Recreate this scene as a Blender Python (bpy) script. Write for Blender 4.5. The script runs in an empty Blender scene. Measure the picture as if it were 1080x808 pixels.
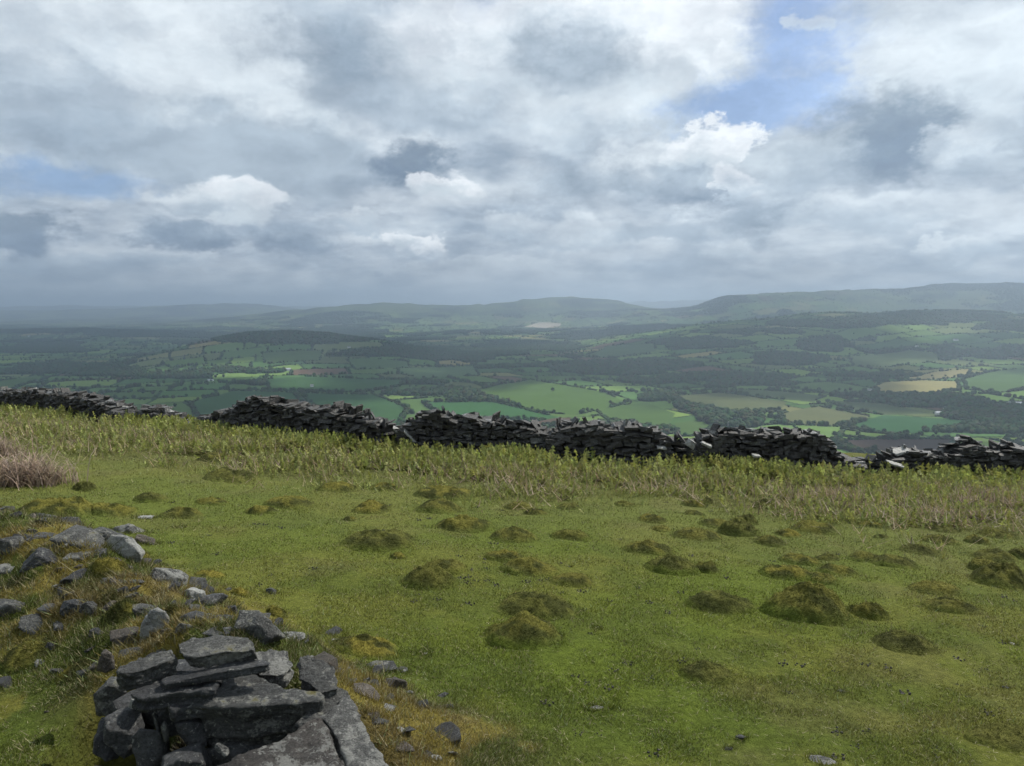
import bpy, bmesh, math, random
import numpy as np
from mathutils import Vector, Matrix

rng = np.random.default_rng(7)
random.seed(7)
scene = bpy.context.scene
COL = scene.collection
PI = math.pi

# ------------------------------------------------------------------ camera model (photo pixels are 1080 x 808)
FOC = 771.0
PITCH = math.atan(79.0 / FOC)
CP, SP = math.cos(PITCH), math.sin(PITCH)

def ray(px, py):
    """Direction through a photo pixel, scaled so that its y component is 1: returns x/y and z/y."""
    a = (np.asarray(px, float) - 540.0) / FOC
    b = (404.0 - np.asarray(py, float)) / FOC
    y = CP + b * SP
    return a / y, (b * CP - SP) / y

def to_px(x, y, z):
    yy = y * CP - z * SP
    zz = y * SP + z * CP
    return 540 + FOC * x / yy, 404 - FOC * zz / yy

# ------------------------------------------------------------------ value noise
def _hash(i, j, k, s):
    u = np.uint32
    h = i.astype(np.int64).astype(u) * u(374761393) + j.astype(np.int64).astype(u) * u(668265263) + u((s * 974711) & 0xFFFFFFFF)
    if k is not None: h = h + k.astype(np.int64).astype(u) * u(1442695041)
    h = (h ^ (h >> u(13))) * u(1274126177)
    h = (h ^ (h >> u(16))) * u(2246822519)
    h = h ^ (h >> u(15))
    return (h & u(0xFFFFFF)) * (1.0 / 0xFFFFFF)

def h2(i, j, s=0):
    i = np.asarray(i); j = np.asarray(j)
    return _hash(i, j, None, s)

def n2(x, y, s=0):
    x = np.asarray(x, float); y = np.asarray(y, float)
    i = np.floor(x); j = np.floor(y)
    u = x - i; v = y - j
    u = u * u * u * (u * (u * 6 - 15) + 10); v = v * v * v * (v * (v * 6 - 15) + 10)
    i = i.astype(np.int64); j = j.astype(np.int64)
    a = h2(i, j, s); b = h2(i + 1, j, s); c = h2(i, j + 1, s); d = h2(i + 1, j + 1, s)
    return (a + (b - a) * u) * (1 - v) + (c + (d - c) * u) * v

def fbm(x, y, o=4, s=0):
    t = 0.0; amp = 0.5; tot = 0.0
    for q in range(o):
        t = t + amp * n2(x, y, s + q * 17); tot += amp
        x = np.asarray(x) * 2.03 + 11.3; y = np.asarray(y) * 2.03 - 7.7; amp *= 0.5
    return t / tot

def n3(p, s=0):
    f = np.floor(p); u = p - f; u = u * u * (3 - 2 * u)
    f = f.astype(np.int64); r = 0.0
    for a in (0, 1):
        for b in (0, 1):
            for c in (0, 1):
                w = (u[:, 0] if a else 1 - u[:, 0]) * (u[:, 1] if b else 1 - u[:, 1]) * (u[:, 2] if c else 1 - u[:, 2])
                r = r + w * _hash(f[:, 0] + a, f[:, 1] + b, f[:, 2] + c, s)
    return r

def fbm3(p, o=3, s=0):
    t = 0.0; amp = 0.5; tot = 0.0
    for q in range(o):
        t = t + amp * n3(p, s + 31 * q); tot += amp; p = p * 2.1 + 5.2; amp *= 0.5
    return t / tot

def sstep(a, b, x):
    t = np.clip((x - a) / (b - a), 0, 1)
    return t * t * (3 - 2 * t)

# ------------------------------------------------------------------ object helpers
def tag(o, label=None, cat=None, group=None, kind=None):
    if label: o['label'] = label
    if cat: o['category'] = cat
    if group: o['group'] = group
    if kind: o['kind'] = kind
    return o

def mesh_np(name, verts, faces, mat=None, col=None, smooth=False):
    """verts (n,3); faces: an (m,k) array or a list of such arrays."""
    me = bpy.data.meshes.new(name)
    if isinstance(faces, np.ndarray): faces = [faces]
    nl = sum(f.size for f in faces); nf = sum(len(f) for f in faces)
    me.vertices.add(len(verts)); me.loops.add(nl); me.polygons.add(nf)
    me.vertices.foreach_set('co', np.ascontiguousarray(verts, np.float32).ravel())
    me.loops.foreach_set('vertex_index', np.concatenate([f.ravel() for f in faces]).astype(np.int32))
    tot = np.concatenate([np.full(len(f), f.shape[1], np.int32) for f in faces])
    st = np.concatenate([[0], np.cumsum(tot)[:-1]]).astype(np.int32)
    me.polygons.foreach_set('loop_start', st)
    me.polygons.foreach_set('use_smooth', np.full(nf, smooth, bool))
    if col is not None:
        at = me.attributes.new('Col', 'FLOAT_COLOR', 'POINT')
        c4 = np.ones((len(verts), 4), np.float32); c4[:, :3] = col
        at.data.foreach_set('color', c4.ravel())
    me.update(calc_edges=True)
    if mat: me.materials.append(mat)
    return me

def add(name, me, loc=(0, 0, 0), parent=None):
    o = bpy.data.objects.new(name, me); COL.objects.link(o); o.location = loc
    if parent: o.parent = parent
    return o

def empty(name, loc, rz=0.0):
    o = bpy.data.objects.new(name, None); COL.objects.link(o); o.location = loc; o.rotation_euler = (0, 0, rz)
    o.empty_display_size = 0.2
    return o

# ------------------------------------------------------------------ materials
def mat_new(name):
    m = bpy.data.materials.new(name); m.use_nodes = True
    nt = m.node_tree; nt.nodes.clear()
    out = nt.nodes.new('ShaderNodeOutputMaterial')
    return m, nt, out

def N(nt, t, **kw):
    n = nt.nodes.new(t)
    for k, v in kw.items(): setattr(n, k, v)
    return n

def noise(nt, vec, scale, detail=4, rough=0.55, out='Fac'):
    n = N(nt, 'ShaderNodeTexNoise'); n.inputs['Scale'].default_value = scale
    n.inputs['Detail'].default_value = detail; n.inputs['Roughness'].default_value = rough
    nt.links.new(vec, n.inputs['Vector'])
    return n.outputs[out]

def ramp(nt, fac, stops, interp='LINEAR'):
    r = N(nt, 'ShaderNodeValToRGB'); r.color_ramp.interpolation = interp
    el = r.color_ramp.elements
    while len(el) < len(stops): el.new(0.5)
    for e, (p, c) in zip(el, stops):
        e.position = p; e.color = (*c, 1) if len(c) == 3 else c
    nt.links.new(fac, r.inputs['Fac'])
    return r.outputs['Color']

def mixc(nt, fac, a, b, mode='MIX'):
    m = N(nt, 'ShaderNodeMix', data_type='RGBA', blend_type=mode)
    for s, v in ((m.inputs[0], fac), (m.inputs[6], a), (m.inputs[7], b)):
        if hasattr(v, 'links'): nt.links.new(v, s)
        elif isinstance(v, (int, float)): s.default_value = v
        else: s.default_value = (*v, 1)
    return m.outputs[2]

def g3(v): return (v, v, v)

def mat_attr(name, rough=0.8, spec=0.2, trans=0.0, nscale=0.0, namp=(0.75, 1.3), bump=0.0, bscale=10.0, bdist=0.02, vec='Object'):
    """Colour from the Col attribute, broken up by fine noise; optional translucency for leaves."""
    m, nt, out = mat_new(name)
    a = N(nt, 'ShaderNodeAttribute', attribute_name='Col')
    c = a.outputs['Color']
    tc = N(nt, 'ShaderNodeTexCoord')
    if nscale:
        f = noise(nt, tc.outputs[vec], nscale, 6, 0.65)
        c = mixc(nt, 1.0, c, ramp(nt, f, [(0.25, g3(namp[0])), (0.75, g3(namp[1]))]), 'MULTIPLY')
    p = N(nt, 'ShaderNodeBsdfPrincipled'); p.inputs['Roughness'].default_value = rough
    p.inputs['Specular IOR Level'].default_value = spec
    nt.links.new(c, p.inputs['Base Color'])
    if bump:
        b = N(nt, 'ShaderNodeBump'); b.inputs['Strength'].default_value = bump; b.inputs['Distance'].default_value = bdist
        nt.links.new(noise(nt, tc.outputs[vec], bscale, 8, 0.7), b.inputs['Height'])
        nt.links.new(b.outputs['Normal'], p.inputs['Normal'])
    sh = p.outputs[0]
    if trans:
        t = N(nt, 'ShaderNodeBsdfTranslucent'); nt.links.new(c, t.inputs['Color'])
        mx = N(nt, 'ShaderNodeMixShader'); mx.inputs[0].default_value = trans
        nt.links.new(sh, mx.inputs[1]); nt.links.new(t.outputs[0], mx.inputs[2]); sh = mx.outputs[0]
    nt.links.new(sh, out.inputs['Surface'])
    return m

def mat_rock(name, base, light, lichen, lich=0.55, moss=0.0, scale=1.0, rough=0.6, spec=0.4):
    m, nt, out = mat_new(name)
    tc = N(nt, 'ShaderNodeTexCoord'); geo = N(nt, 'ShaderNodeNewGeometry')
    inf = N(nt, 'ShaderNodeObjectInfo')
    off = N(nt, 'ShaderNodeVectorMath', operation='MULTIPLY_ADD')
    nt.links.new(inf.outputs['Random'], off.inputs[0]); off.inputs[1].default_value = (37, 19, 53)
    nt.links.new(tc.outputs['Object'], off.inputs[2])
    v = off.outputs[0]
    f1 = noise(nt, v, 6 * scale, 9, 0.7)
    c = ramp(nt, f1, [(0.32, base), (0.5, tuple(0.5 * (p + q) for p, q in zip(base, light))), (0.66, light)])
    f2 = noise(nt, v, 90 * scale, 6, 0.75)
    c = mixc(nt, 1.0, c, ramp(nt, f2, [(0.32, g3(0.35)), (0.68, g3(1.75))]), 'MULTIPLY')
    # pale lichen: broad crusts and fine flecks
    f3 = noise(nt, v, 9 * scale, 10, 0.78)
    lm = ramp(nt, f3, [(lich, g3(0)), (lich + 0.035, g3(0.9))])
    c = mixc(nt, lm, c, mixc(nt, f2, tuple(x * 0.45 for x in lichen), lichen))
    f5 = noise(nt, v, 42 * scale, 6, 0.7)
    lm = ramp(nt, f5, [(0.60, g3(0)), (0.64, g3(0.75))])
    c = mixc(nt, lm, c, lichen)
    if moss:
        f4 = noise(nt, v, 9 * scale, 6, 0.7)
        sx = N(nt, 'ShaderNodeSeparateXYZ'); nt.links.new(geo.outputs['Normal'], sx.inputs[0])
        mm = N(nt, 'ShaderNodeMath', operation='MULTIPLY'); nt.links.new(sx.outputs['Z'], mm.inputs[0])
        nt.links.new(ramp(nt, f4, [(1 - moss, g3(0)), (1 - moss + 0.08, g3(1))]), mm.inputs[1])
        c = mixc(nt, mm.outputs[0], c, mixc(nt, f2, (0.05, 0.05, 0.008), (0.17, 0.14, 0.02)))
    p = N(nt, 'ShaderNodeBsdfPrincipled'); p.inputs['Roughness'].default_value = rough
    p.inputs['Specular IOR Level'].default_value = spec
    nt.links.new(c, p.inputs['Base Color'])
    b1 = N(nt, 'ShaderNodeBump'); b1.inputs['Strength'].default_value = 1.0; b1.inputs['Distance'].default_value = 0.035
    nt.links.new(noise(nt, v, 38 * scale, 9, 0.75), b1.inputs['Height'])
    nt.links.new(b1.outputs['Normal'], p.inputs['Normal'])
    nt.links.new(p.outputs[0], out.inputs['Surface'])
    return m

M_TURF = mat_attr('turf', 0.95, 0.05, 0, 26, (0.55, 1.5), 0.9, 55, 0.03)
M_LAND = mat_attr('farmland', 1.0, 0.0, 0, 0.012, (0.86, 1.16))
M_BLADE = mat_attr('grass_blade', 0.6, 0.25, 0.3)
M_FERN = mat_attr('bracken_leaf', 0.6, 0.25, 0.35)
M_MOSS = mat_attr('moss', 0.95, 0.05, 0.0, 30, (0.45, 1.6), 0.9, 40, 0.04)
M_TREE = mat_attr('tree_leaf', 0.9, 0.1, 0.0, 0.6, (0.6, 1.4))
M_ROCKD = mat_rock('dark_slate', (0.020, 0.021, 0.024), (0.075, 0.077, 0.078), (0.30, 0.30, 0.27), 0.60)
M_ROCKM = mat_rock('mossy_slate', (0.024, 0.025, 0.025), (0.095, 0.095, 0.087), (0.29, 0.29, 0.26), 0.545, 0.40)
M_ROCKL = mat_rock('lichened_slate', (0.042, 0.042, 0.041), (0.11, 0.11, 0.103), (0.35, 0.35, 0.32), 0.49)
M_ROCKB = mat_rock('brown_slate', (0.045, 0.038, 0.030), (0.12, 0.10, 0.08), (0.28, 0.27, 0.23), 0.60)
M_ROCKS = mat_rock('weathered_slate', (0.022, 0.020, 0.018), (0.075, 0.066, 0.058), (0.30, 0.30, 0.275), 0.525, 0.25, 0.9)
M_WALL = mat_rock('wall_slate', (0.020, 0.0195, 0.019), (0.060, 0.057, 0.052), (0.20, 0.20, 0.18), 0.60, 0.0, 0.6, 0.5, 0.45)
M_COPE = mat_rock('coping_slate', (0.03, 0.03, 0.031), (0.10, 0.10, 0.095), (0.36, 0.36, 0.33), 0.52, 0.0, 0.6, 0.32, 0.6)
M_PALE = mat_rock('pale_slate', (0.16, 0.16, 0.152), (0.29, 0.29, 0.275), (0.46, 0.46, 0.425), 0.44, 0.0, 0.8, 0.4, 0.5)

# ------------------------------------------------------------------ terrain
def seg_dist(x, y, pts):
    """Distance to a polyline and the value interpolated along it: pts = (x, y, value)."""
    best = np.full(np.shape(x), 1e9); val = np.zeros(np.shape(x))
    for (ax, ay, av), (bx, by, bv) in zip(pts[:-1], pts[1:]):
        dx, dy = bx - ax, by - ay
        t = np.clip(((x - ax) * dx + (y - ay) * dy) / (dx * dx + dy * dy), 0, 1)
        d = np.hypot(x - ax - t * dx, y - ay - t * dy)
        k = d < best
        best = np.where(k, d, best); val = np.where(k, av + (bv - av) * t, val)
    return best, val

BANK = [(-0.30, 2.35, 0.16), (-0.72, 2.85, 0.27), (-1.20, 3.12, 0.46), (-1.75, 3.7, 0.38), (-2.45, 4.35, 0.36), (-3.3, 5.1, 0.44), (-4.4, 5.7, 0.44), (-6.0, 6.3, 0.40), (-9, 7.4, 0.3)]

def bank_mask(x, y):
    d, v = seg_dist(x, y, BANK)
    return d, v

def hill_z(x, y):
    zt = -1.65 - 0.100 * np.where(y < 0, 60 * np.tanh(y / 60), y) - 0.05 * 40 * np.tanh(x / 40)
    q = (y - 27) / 3.0
    zt = zt - 0.24 * 3.0 * np.logaddexp(0, np.clip(q, -40, 1e5))
    return zt

def V_base(x, y):
    v = -243 + 30 * (fbm(x / 900 + 3.1, y / 900, 3, 5) - 0.5) + 10 * (fbm(x / 260, y / 260, 2, 9) - 0.5)
    far = sstep(6000, 15000, y)
    return v + far * (120 * (fbm(x / 3000, y / 2200, 3, 12) - 0.45) + 70)

RIDGES = [  # depth, half-width (near side, far side), photo x, photo y of the crest
    (4800, 1250, 900, [470, 560, 620, 680, 740, 800, 860, 920, 980, 1040, 1080, 1250], [392, 374, 363, 352, 342, 335.5, 331, 329, 328, 329.5, 332, 345]),
    (3600, 480, 500, [90, 160, 220, 260, 300, 340, 400, 440, 500, 560], [388, 372, 358, 352.5, 350, 352, 360, 369, 381, 395]),
    (6700, 700, 700, [300, 380, 440, 500, 560, 620, 680, 740, 820], [362, 357, 352, 349, 350, 347, 344, 341, 340]),
    (6500, 600, 600, [-300, -100, 0, 60, 150, 230, 300], [352, 349, 348, 347, 349, 352, 360]),
    (9200, 1300, 1500, [560, 640, 700, 735, 760, 790, 830, 860, 930, 960, 990, 1050, 1080, 1250], [347, 339, 330, 322, 314, 310, 308.5, 307.5, 306, 304, 300.5, 299, 302, 312]),
    (11000, 1700, 1800, [180, 330, 372, 400, 430, 480, 520, 560, 600, 640, 680, 720, 770], [336, 326, 322, 320, 320.5, 323, 319.5, 316, 312.8, 316.5, 321, 326, 331]),
    (15500, 1500, 2000, [-300, -100, 0, 60, 110, 150, 200, 235, 275, 330, 400], [329, 329, 328, 328, 326.5, 325, 322, 320, 321.5, 324, 328]),
    (20500, 1800, 2500, [-300, 0, 100, 400, 560, 640, 700, 740, 780, 1000], [325, 324, 323, 323, 321, 319, 318, 316, 318, 320]),
]

def land_z(x, y):
    z = V_base(x, y)
    wy = 420 * (fbm(x / 1100 + 40, y / 1100, 3, 21) - 0.5)
    spur0 = (fbm(x / 700 + 7, y / 700, 3, 44) - 0.5) * 0.60
    for Y, sn, sf, xs, ys in RIDGES:
        t = y + wy * min(Y / 4500.0, 1.6) - Y
        p = 540 + FOC * x / Y
        k = np.nonzero((t > -2.6 * sn) & (t < 2.6 * sf) & (p > xs[0]) & (p < xs[-1]))[0]
        if not len(k): continue
        xk, t, p, zk = x[k], t[k], p[k], z[k]
        dl = np.clip((p - xs[0]) / 120, 0, 1) * np.clip((xs[-1] - p) / 120, 0, 1)
        crest = (325 - np.interp(p, xs, ys)) / FOC * Y
        crest = crest + (fbm(xk / 190, xk * 0 + Y, 4, 33) - 0.5) * 0.0042 * Y
        g = np.exp(-np.abs(t / np.where(t < 0, sn, sf)) ** 2.0)
        g = np.clip(g * (1 + spur0[k] * np.clip(1 - g, 0, 1)), 0, 1) * dl
        z[k] = zk + np.maximum(crest - zk, 0) * g
    return z

def H0(x, y):
    """Ground height without the small bumps."""
    x = np.asarray(x, float); y = np.asarray(y, float)
    h = hill_z(x, y)
    r = np.hypot(x, y)
    far = r > 300
    shp = np.shape(h)
    l = np.full(np.shape(h), -243.0)
    if np.any(far):
        l = np.array(l); l[far] = land_z(x[far], y[far])
    k = 9.0
    h = h + k * np.logaddexp(0, np.clip((l - h) / k, -60, 1e4))
    return h

def bumps(x, y):
    r = np.hypot(x, y)
    near = np.clip((60 - r) / 25, 0, 1)
    b = 0.10 * (fbm(x / 1.7, y / 1.7, 3, 61) - 0.5) + 0.05 * (fbm(x / 0.45, y / 0.45, 3, 62) - 0.5)
    d, v = bank_mask(x, y)
    dd = d + 0.22 * (fbm(x / 0.5, y / 0.5, 3, 63) - 0.5)
    m = np.exp(-np.maximum(dd, 0) ** 2 / (0.50 ** 2) * 0.9)
    b = b + v * m + m * 0.10 * (fbm(x / 0.16, y / 0.16, 2, 64) - 0.5)
    b = b - 0.46 * np.exp(-(((x + 1.60) / 0.24) ** 2 + ((y - 2.92) / 0.27) ** 2) ** 2) - 0.12 * np.exp(-(((x + 1.25) / 0.3) ** 2 + ((y - 2.5) / 0.3) ** 2)) - 0.22 * np.exp(-(((x + 0.95) / 0.30) ** 2 + ((y - 2.55) / 0.22) ** 2))
    return b * near

def H(x, y):
    x = np.asarray(x, float); y = np.asarray(y, float)
    return H0(x, y) + np.where(np.hypot(x, y) < 60, bumps(x, y), 0)

_T_NEAR = np.exp(np.linspace(math.log(1.2), math.log(60), 900))
_T_FAR = np.exp(np.linspace(math.log(700), math.log(20000), 2600))

def hit(px, py, far=False, lift=0.0):
    """The point of the ground a photo pixel shows (first crossing along its ray)."""
    X, Z = ray(px, py); T = _T_FAR if far else _T_NEAR
    g = (H0 if far else H)(X * T, T) + lift
    k = np.nonzero(Z * T < g)[0]
    i = int(k[0]) if len(k) else len(T) - 1
    t = T[i]
    if i:
        a0 = Z * T[i - 1] - g[i - 1]; a1 = Z * T[i] - g[i]
        t = T[i - 1] + (T[i] - T[i - 1]) * a0 / (a0 - a1 + 1e-12)
    return float(X * t), float(t), float(Z * t)

# ------------------------------------------------------------------ fields of the valley
TH = 0.32

def strips(t, salt, j=None):
    """Irregular 1-D partition: index of the strip and distance to its nearest edge, in strip units."""
    f = np.floor(t).astype(np.int64)
    jj = np.zeros_like(f) if j is None else j
    bd = lambda i: i + 0.55 * (h2(i, jj, salt) - 0.5)
    idx = np.where(t < bd(f), f - 1, np.where(t >= bd(f + 1), f + 1, f))
    return idx, np.minimum(t - bd(idx), bd(idx + 1) - t)

def fields(x, y):
    wx = x + 260 * (fbm(x / 800, y / 800, 3, 71) - 0.5); wy = y + 320 * (fbm(x / 700 + 9, y / 700, 3, 72) - 0.5)
    c, s = math.cos(TH), math.sin(TH)
    u = c * wx + s * wy; v = -s * wx + c * wy
    HH = 175.0
    j, dv = strips(v / HH, 81)
    W = 175 * (0.75 + 0.9 * h2(j, j * 0 + 3, 82))
    i, du = strips(u / W + 7 * h2(j, j * 0 + 5, 83), 84, j)
    d = np.minimum(dv * HH, du * W)
    return i, j, d

def inpoly(x, y, poly):
    r = np.zeros(np.shape(x), bool); n = len(poly)
    for k in range(n):
        (x1, y1), (x2, y2) = poly[k], poly[(k + 1) % n]
        if y1 == y2: continue
        c = ((y1 > y) != (y2 > y)) & (x < (x2 - x1) * (y - y1) / (y2 - y1) + x1)
        r ^= c
    return r

SPECIAL_PX = [
    ([(502, 412), (530, 405), (560, 400), (600, 407), (640, 414), (662, 424), (640, 430), (606, 438), (560, 433), (522, 421)], (0.070, 0.120, 0.032)),
    ([(630, 433), (655, 427), (682, 425), (712, 436), (706, 447), (662, 448), (640, 442)], (0.066, 0.112, 0.033)),
    ([(712, 446), (735, 443), (752, 450), (742, 460), (715, 460)], (0.066, 0.108, 0.034)),
    ([(-60, 410), (0, 402), (44, 396), (50, 399), (20, 408), (-10, 418), (-60, 424)], (0.07, 0.12, 0.036)),
    ([(924, 407), (932, 403), (975, 401), (1010, 402), (1012, 412), (985, 414), (945, 417), (925, 415)], (0.25, 0.225, 0.10)),
    ([(955, 398), (985, 392), (1024, 389), (1021, 396), (990, 400), (960, 402)], (0.235, 0.21, 0.10)),
    ([(712, 417), (760, 414), (830, 424), (822, 433), (780, 436), (722, 426)], (0.095, 0.11, 0.05)),
    ([(822, 436), (862, 428), (921, 439), (882, 450), (828, 448)], (0.105, 0.115, 0.052)),
    ([(745, 411), (800, 411), (870, 418), (858, 424), (800, 419)], (0.085, 0.115, 0.05)),
    ([(870, 422), (930, 425), (985, 436), (935, 438), (895, 432)], (0.08, 0.105, 0.05)),
    ([(890, 450), (932, 438), (1030, 444), (1002, 452), (950, 458), (925, 456)], (0.038, 0.092, 0.038)),
    ([(890, 453), (950, 459), (942, 464), (885, 460)], (0.105, 0.165, 0.045)),
    ([(880, 464), (1012, 463), (1006, 470), (990, 480), (950, 480), (898, 475)], (0.075, 0.056, 0.044)),
    ([(866, 470), (898, 476), (925, 484), (910, 492), (868, 488)], (0.10, 0.175, 0.04)),
    ([(540, 443), (602, 440), (606, 447), (545, 452)], (0.085, 0.062, 0.046)),
    ([(1015, 400), (1045, 392), (1090, 388), (1120, 392), (1110, 410), (1060, 414), (1020, 411)], (0.075, 0.125, 0.045)),
    ([(280, 400), (330, 397), (430, 400), (420, 408), (380, 414), (285, 412)], (0.045, 0.095, 0.034)),
    ([(318, 414), (395, 416), (430, 430), (420, 452), (370, 446), (325, 425)], (0.042, 0.092, 0.034)),
    ([(445, 424), (520, 424), (590, 440), (560, 445), (470, 440)], (0.042, 0.105, 0.036)),
    ([(200, 425), (245, 412), (310, 414), (320, 425), (290, 440), (215, 450)], (0.045, 0.095, 0.034)),
    ([(420, 387), (500, 386), (506, 396), (450, 399), (420, 394)], (0.085, 0.135, 0.06)),
    ([(365, 378), (430, 381), (432, 388), (375, 390)], (0.075, 0.125, 0.045)),
    ([(170, 382), (215, 376), (218, 384), (180, 388)], (0.095, 0.155, 0.04)),
    ([(276, 372), (340, 370), (338, 380), (280, 384)], (0.075, 0.12, 0.04)),
    ([(608, 376), (640, 365), (690, 362), (692, 370), (650, 377)], (0.08, 0.125, 0.05)),
    ([(552, 345), (568, 340), (592, 341), (592, 344), (575, 346)], (0.42, 0.36, 0.27)),
    ([(895, 376), (960, 369), (990, 373), (990, 380), (940, 387), (900, 386)], (0.095, 0.13, 0.06)),
]
SPECIAL = []
for poly, c in SPECIAL_PX:
    SPECIAL.append(([hit(a, b, far=True)[:2] for a, b in poly], c))

WOOD_PX = [  # photo ellipses of closed woodland: cx, cy, rx, ry
    (310, 356, 92, 8), (430, 372, 85, 4), (480, 377, 50, 4), (640, 391, 60, 4), (700, 384, 45, 5), (770, 398, 70, 4), (690, 401, 50, 3),
    (830, 378, 42, 7), (800, 350, 50, 3), (900, 341, 100, 4), (980, 336, 80, 3), (985, 424, 55, 7), (1050, 438, 55, 9), (1030, 452, 90, 6),
    (770, 440, 40, 10), (700, 420, 26, 5), (735, 430, 22, 7), (790, 405, 45, 4), (920, 418, 40, 3), (1000, 398, 25, 2), (450, 415, 55, 4), (500, 422, 30, 4), (535, 429, 28, 4),
    (60, 386, 45, 5), (110, 392, 50, 6), (170, 396, 60, 4), (40, 369, 50, 4), (60, 349, 90, 3.5), (150, 352, 60, 3), (250, 392, 50, 3), (330, 405, 90, 3), (410, 404, 60, 3),
    (560, 366, 60, 4), (520, 372, 40, 4), (740, 362, 60, 5), (870, 362, 30, 8), (650, 447, 20, 4), (690, 452, 20, 3), (1000, 372, 18, 8), (1060, 372, 40, 6), (1060, 345, 40, 5), (930, 396, 60, 3),
]

def woods(x, y, z):
    px, py = to_px(x, y, z)
    px = px + 26 * (fbm(x / 170, y / 170, 3, 91) - 0.5); py = py + 7 * (fbm(x / 150 + 5, y / 150, 3, 92) - 0.5)
    m = np.zeros(np.shape(x), bool)
    for cx, cy, rx, ry in WOOD_PX:
        m |= ((px - cx) / rx) ** 2 + ((py - cy) / ry) ** 2 < 1
    m |= (fbm(x / 430, y / 430, 4, 93) > 0.65) & (y > 2300)
    m |= (fbm(x / 800, y / 500, 4, 94) > 0.615) & (y > 5200)
    for poly, c in SPECIAL:
        m &= ~inpoly(x, y, poly)
    return m

def polar(az, rr):
    A, R = np.meshgrid(az, rr)                     # rows are rings
    x = R * np.sin(A); y = R * np.cos(A)
    nr, na = A.shape
    i = np.arange(nr - 1)[:, None] * na; k = np.arange(na)[None, :]; k2 = (k + 1) % na
    q = np.stack([i + k, i + k2, i + na + k2, i + na + k], -1).reshape(-1, 4)
    return x.ravel(), y.ravel(), q[:, ::-1]

D2R = PI / 180
az_far = np.concatenate([np.arange(-44, 44, 0.075), np.arange(44, 316, 4.0)]) * D2R
rr_far = np.concatenate([np.exp(np.arange(math.log(57.5), math.log(900), 0.03)), np.exp(np.arange(math.log(900), math.log(8200), 0.0046)), np.exp(np.arange(math.log(8200), math.log(26500), 0.008))])
lx, ly, lq = polar(az_far, rr_far)
lz = H0(lx, ly)
lz = np.where(np.hypot(lx, ly) < 62, lz - 0.35, lz)
ci, cj, cd = fields(lx, ly)
hs = h2(ci, cj, 101)
PAL = [(0.00, (0.046, 0.098, 0.034)), (0.22, (0.058, 0.110, 0.036)), (0.42, (0.070, 0.125, 0.040)), (0.60, (0.085, 0.145, 0.045)), (0.72, (0.085, 0.115, 0.050)),
       (0.82, (0.105, 0.170, 0.046)), (0.89, (0.12, 0.135, 0.060)), (0.945, (0.20, 0.19, 0.085)), (0.975, (0.080, 0.060, 0.044)), (1.01, (0, 0, 0))]
lc = np.zeros((len(lx), 3))
for (a, c), (b, _) in zip(PAL[:-1], PAL[1:]):
    lc[(hs >= a) & (hs < b)] = c
lc *= (1.02 + 0.50 * h2(ci, cj, 102))[:, None] * np.array([1.14, 1.03, 0.95])
bm_ = cd < np.where(ly < 4000, 5.0, 9.0)
for poly, c in SPECIAL:
    k = inpoly(lx, ly, poly); lc[k] = c; bm_[k] = False
lc[bm_] = (0.022, 0.042, 0.017)
lw = woods(lx, ly, lz)
lc[lw] = (0.019, 0.037, 0.016)
fr = sstep(7500, 11000, np.hypot(lx, ly))[:, None]
mot = fbm(lx / 420, ly / 300, 4, 104)[:, None]
lc = lc * (1 - fr) + fr * (np.where(mot > 0.52, 0.0, 1.0) * np.array([0.085, 0.11, 0.05]) + np.where(mot > 0.52, 1.0, 0.0) * np.array([0.018, 0.030, 0.018]))
nearh = np.hypot(lx, ly) < 900
lc[nearh] = (0.055, 0.085, 0.022)
land = add('valley_land', mesh_np('valley_land', np.stack([lx, ly, lz], 1), lq, M_LAND, lc, True))
tag(land, kind='structure')

# ------------------------------------------------------------------ far trees, hedges and woods
def ico(sub, seed, jit, flat=0.9):
    bm = bmesh.new(); bmesh.ops.create_icosphere(bm, subdivisions=sub, radius=1.0)
    r = random.Random(seed)
    for v in bm.verts:
        v.co *= 1 + r.uniform(-jit, jit)
        if v.co.z < -0.3: v.co.x *= 0.8; v.co.y *= 0.8
    bm.verts.index_update()
    V = np.array([v.co[:] for v in bm.verts]); F = np.array([[v.index for v in f.verts] for f in bm.faces]); bm.free()
    return V, F

ICO_HI = [ico(2, s, 0.24) for s in range(6)]
ICO_LO = [ico(1, s + 20, 0.28) for s in range(5)]

def clumps(px_, h, w, col, hi):
    """Merge blobs of foliage: positions (n,3), heights, widths, colours."""
    Vs, Fs, Cs, base = [], [], [], 0
    lib = ICO_HI if hi else ICO_LO
    pick = rng.integers(0, len(lib), len(px_))
    for q, (V, F) in enumerate(lib):
        k = np.nonzero(pick == q)[0]
        if not len(k): continue
        a = rng.uniform(0, 6.28, len(k)); ca, sa = np.cos(a)[:, None], np.sin(a)[:, None]
        X = (V[:, 0] * ca - V[:, 1] * sa) * w[k][:, None] * 0.5; Y = (V[:, 0] * sa + V[:, 1] * ca) * w[k][:, None] * 0.5
        Z = V[:, 2] * h[k][:, None] * 0.52 + h[k][:, None] * 0.46
        P = np.stack([X, Y, Z], -1) + px_[k][:, None, :]
        c = np.repeat(col[k][:, None, :], len(V), 1) * (0.85 + 0.3 * rng.random((len(k), len(V), 1)))
        Vs.append(P.reshape(-1, 3)); Cs.append(c.reshape(-1, 3))
        Fs.append((F[None] + (np.arange(len(k)) * len(V))[:, None, None] + base).reshape(-1, 3)); base += P.shape[0] * P.shape[1]
    return np.concatenate(Vs), np.concatenate(Fs), np.concatenate(Cs)

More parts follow.
